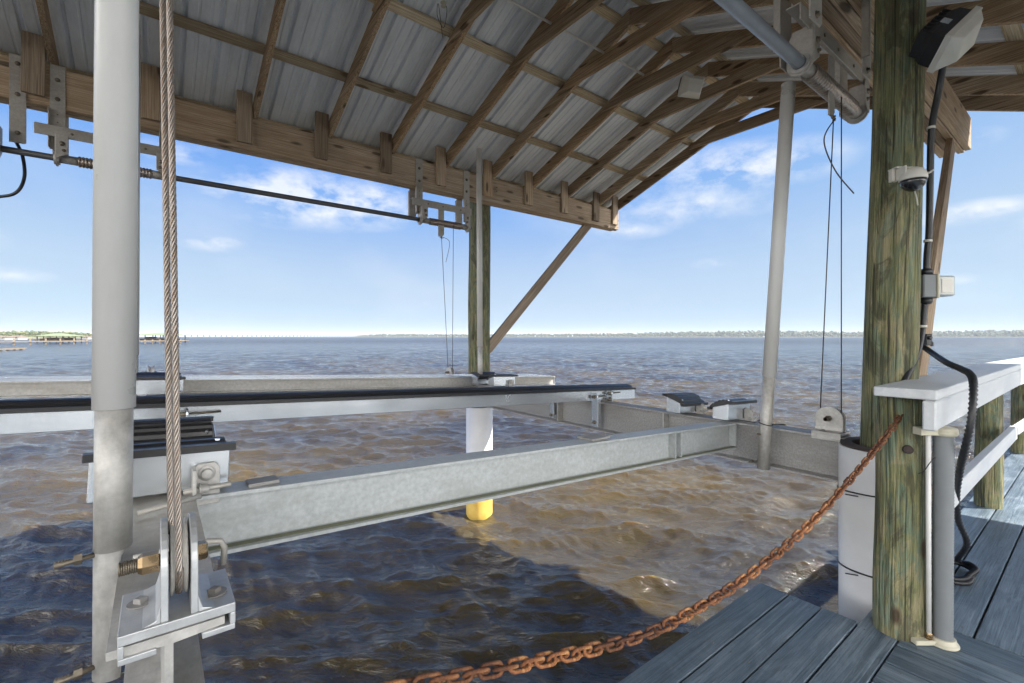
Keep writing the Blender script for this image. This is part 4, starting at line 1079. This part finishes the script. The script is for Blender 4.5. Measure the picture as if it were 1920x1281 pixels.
import bisect
rng = random.Random(11)
def prof_h(x, tab):
    xs = [t[0] for t in tab]; i = max(1, min(len(tab) - 1, bisect.bisect(xs, x))); (a, ya), (b_, yb) = tab[i - 1], tab[i]
    t = min(1, max(0, (x - a) / (b_ - a))); return ya + (yb - ya) * t
pts = []
tab = [(640, .6), (680, 3.5), (700, 5.5), (860, 5.7), (1000, 6), (1140, 7), (1200, 8), (1290, 11), (1330, 10.5), (1440, 12), (1560, 10.5), (1640, 10), (1760, 11), (1860, 13), (2600, 13)]
x = 670.0
while x < 2600:
    t = (x - 640) / 1960; d = 2330 + (1370 - 2330) * t + rng.random() * 150
    hpx = prof_h(x, tab) * (.72 + .42 * rng.random()); top = hpx / F_PX * d
    k = max(2, int(top / 3))
    for q in range(k):
        r = 3.2 + rng.random() * 2.6; zc_ = r * .6 + (top - r) * (q + rng.random() * .7) / k
        p = px(x + rng.uniform(-3, 3), 631, d + rng.uniform(0, 60)); pts.append(((p.x, p.y, max(1.0, zc_)), r))
    x += 1.7
clumps('far_forest', pts, 'far_tree', 'long low wooded shore on the horizon')
pts = []
x = -690.0
tabl = [(-700, 12), (-40, 9), (0, 8), (30, 9.5), (80, 9), (130, 7), (175, 5.5), (215, 1)]
while x < 212:
    t = (x + 700) / 905; d = 330 + 240 * t + rng.random() * 60
    hpx = prof_h(x, tabl) * (.7 + .4 * rng.random()); top = hpx / F_PX * d + 1
    for q in range(4):
        r = 1.2 + rng.random() * 1.1; zc_ = 1.0 + (top + 1.2) * (q + rng.random() * .8) / 4
        p = px(x + rng.uniform(-3, 3), 631, d + rng.uniform(0, 30)); pts.append(((p.x, p.y, zc_), r))
    x += 1.6
clumps('hill_forest', pts, 'hill_tree', 'low green wooded bank at the left edge of the horizon')
# far bridge
br = thing('bridge', 'very long low bridge on many piers along the horizon', 'bridge', px(500, 631, 2600) * Vector((1, 1, 0)) if False else (0, 0, 0))
A, B_ = px(300, 631, 1300), px(720, 631, 2600); A.z = B_.z = 0
br.location = (A.x, A.y, 0); d_ = (B_ - A)
MB().board(A + Vector((0, 0, 7.4)), B_ + Vector((0, 0, 10.4)), 10, 1.8).build('deck', 'far_grey', br)
for k in range(60):
    t = (k + .5) / 60; p = A + d_ * t; s_ = 1 + t * .9
    MB().box(p.x - 1.3 * s_, p.x + 1.3 * s_, p.y - 1.3, p.y + 1.3, -1, 6.4 + 3 * t).build('pier', 'far_grey', br)
# distant docks
def far_boathouse(x0, x1, ytop, yeave, d, label, stories):
    c = px((x0 + x1) / 2, 631, d); wdt = (x1 - x0) / F_PX * d; zt = CZ + (631 - ytop) / F_PX * d; ze = CZ + (631 - yeave) / F_PX * d
    t = thing('far_boathouse', label, 'boathouse', (c.x, c.y, 0), 'boathouses along the far left docks')
    X, Yv = rx, fx; m = frame((c.x, c.y, 0), X, Yv, zz); h = wdt / 2; dp = wdt * .38
    b = MB(); vs = [(-h, -dp, ze), (h, -dp, ze), (h, dp, ze), (-h, dp, ze), (-h * .12, 0, zt), (h * .12, 0, zt)]
    vs2 = [(a_, b_, c_ - .18) for a_, b_, c_ in vs[:4]]
    allv = [m @ Vector(v) for v in vs + vs2]
    b._add(allv, allv, [(0, 1, 5, 4), (1, 2, 5), (2, 3, 4, 5), (3, 0, 4), (6, 7, 1, 0), (7, 8, 2, 1), (8, 9, 3, 2), (9, 6, 0, 3), (9, 8, 7, 6)]); b.build('roof', 'green_roof', t)
    for k in range(5):
        for yy in (-dp * .85, dp * .85):
            q = -h * .85 + k * h * .425; MB().box(q - .11, q + .11, yy - .11, yy + .11, -1, ze - .1, 'z', m).build('post', 'far_dark', t)
    MB().box(-h * 1.02, h * 1.02, -dp * .95, dp * .95, .75, 1.0, 'x', m).build('platform', 'far_wood', t)
    b = MB()
    for k in range(stories):
        q = -h * .6 + k * h * 1.2 / max(1, stories - 1); b.box(q - .5, q + .5, -dp * .4, dp * .4, 1.0, 1.0 + (ze - 1) * .62, 'z', m)
    b.box(-h * .8, h * .75, -dp * .7, dp * .5, 1.0, 1.7, 'x', m)
    b.build('store', 'far_dark', t); return t
far_boathouse(84, 140, 624.8, 629.8, 165, 'far boathouse with pale green hipped roof left of the tall post', 3)
far_boathouse(270, 337, 623.6, 628.0, 172, 'far boathouse with pale green roof right of the tall post, beside the twisted cables', 1)
def far_dock(x0, x1, d0, d1, zdk, n, label, hpost, wd=1.0):
    a, b_ = px(x0, 631, d0), px(x1, 631, d1); t = thing('far_dock', label, 'dock', (a.x, a.y, 0), 'far docks across the water')
    a.z = b_.z = zdk; MB().board(a, b_, wd, .22).build('deck', 'far_wood', t)
    for k in range(n):
        p = a.lerp(b_, (k + .5) / n)
        MB().box(p.x - .18, p.x + .18, p.y - .18, p.y + .18, -1, zdk + hpost).build('post', 'far_wood', t)
far_dock(-60, 175, 118, 150, .95, 8, 'pale timber dock with posts at the far left water edge', .9)
far_dock(250, 345, 150, 165, .9, 7, 'low far dock in front of the right distant boathouse', .5)
far_dock(-20, 45, 75, 84, .25, 5, 'low brown breakwater at the left edge of the water', .12, .6)
far_dock(176, 262, 150, 160, .9, 4, 'stretch of far dock partly hidden by the tall post', .9)
for (x_, y_, w_, h_, d_, lab) in ((8, 632.5, 22, 4, 300, 'small white house with brown roof at the far left edge'), (33, 633, 20, 4.5, 320, 'second small white house left of the far boathouse'), (165, 633, 12, 3, 380, 'tiny pale house on the bank next to the tall post')):
    c = px(x_, 631, d_); W_ = w_ / F_PX * d_ / 2; H_ = h_ / F_PX * d_
    z0 = 1.0; t = thing('far_house', lab, 'house', (c.x, c.y, z0), 'houses on the far left bank'); m = frame((c.x, c.y, z0), rx, fx, zz)
    MB().box(-W_, W_, -3, 3, -1, H_ * .65, 'x', m).build('wall', 'far_white', t)
    b = MB(); vs = [m @ Vector(v) for v in ((-W_ * 1.1, -3.4, H_ * .65), (W_ * 1.1, -3.4, H_ * .65), (W_ * 1.1, 3.4, H_ * .65), (-W_ * 1.1, 3.4, H_ * .65), (-W_ * .8, 0, H_ * 1.2), (W_ * .8, 0, H_ * 1.2))]
    b._add(vs, vs, [(0, 1, 5, 4), (1, 2, 5), (2, 3, 4, 5), (3, 0, 4), (3, 2, 1, 0)]); b.build('roof', 'far_roof', t)
    b = MB(); [b.box(q * W_ - .5, q * W_ + .5, -3.05, -3.002, H_ * .2, H_ * .5, 'x', m) for q in (-.6, 0, .6)]; b.split('window', 'far_dark', t)

# ------------------------------------------------------------------ haze in the air over the water
b = MB(); b.box(-26000, 26000, -26000, 26000, -2.2, 60); hz = b.build('haze', 'land', None)
hm = bpy.data.materials.new('haze_air'); hm.use_nodes = True; ht = hm.node_tree; ht.nodes.clear()
pv = ht.nodes.new('ShaderNodeVolumePrincipled'); pv.inputs['Density'].default_value = .00011; pv.inputs['Color'].default_value = (.80, .90, 1, 1)
ou = ht.nodes.new('ShaderNodeOutputMaterial'); ht.links.new(pv.outputs[0], ou.inputs['Volume'])
hz.data.materials.clear(); hz.data.materials.append(hm); hz['kind'] = 'stuff'
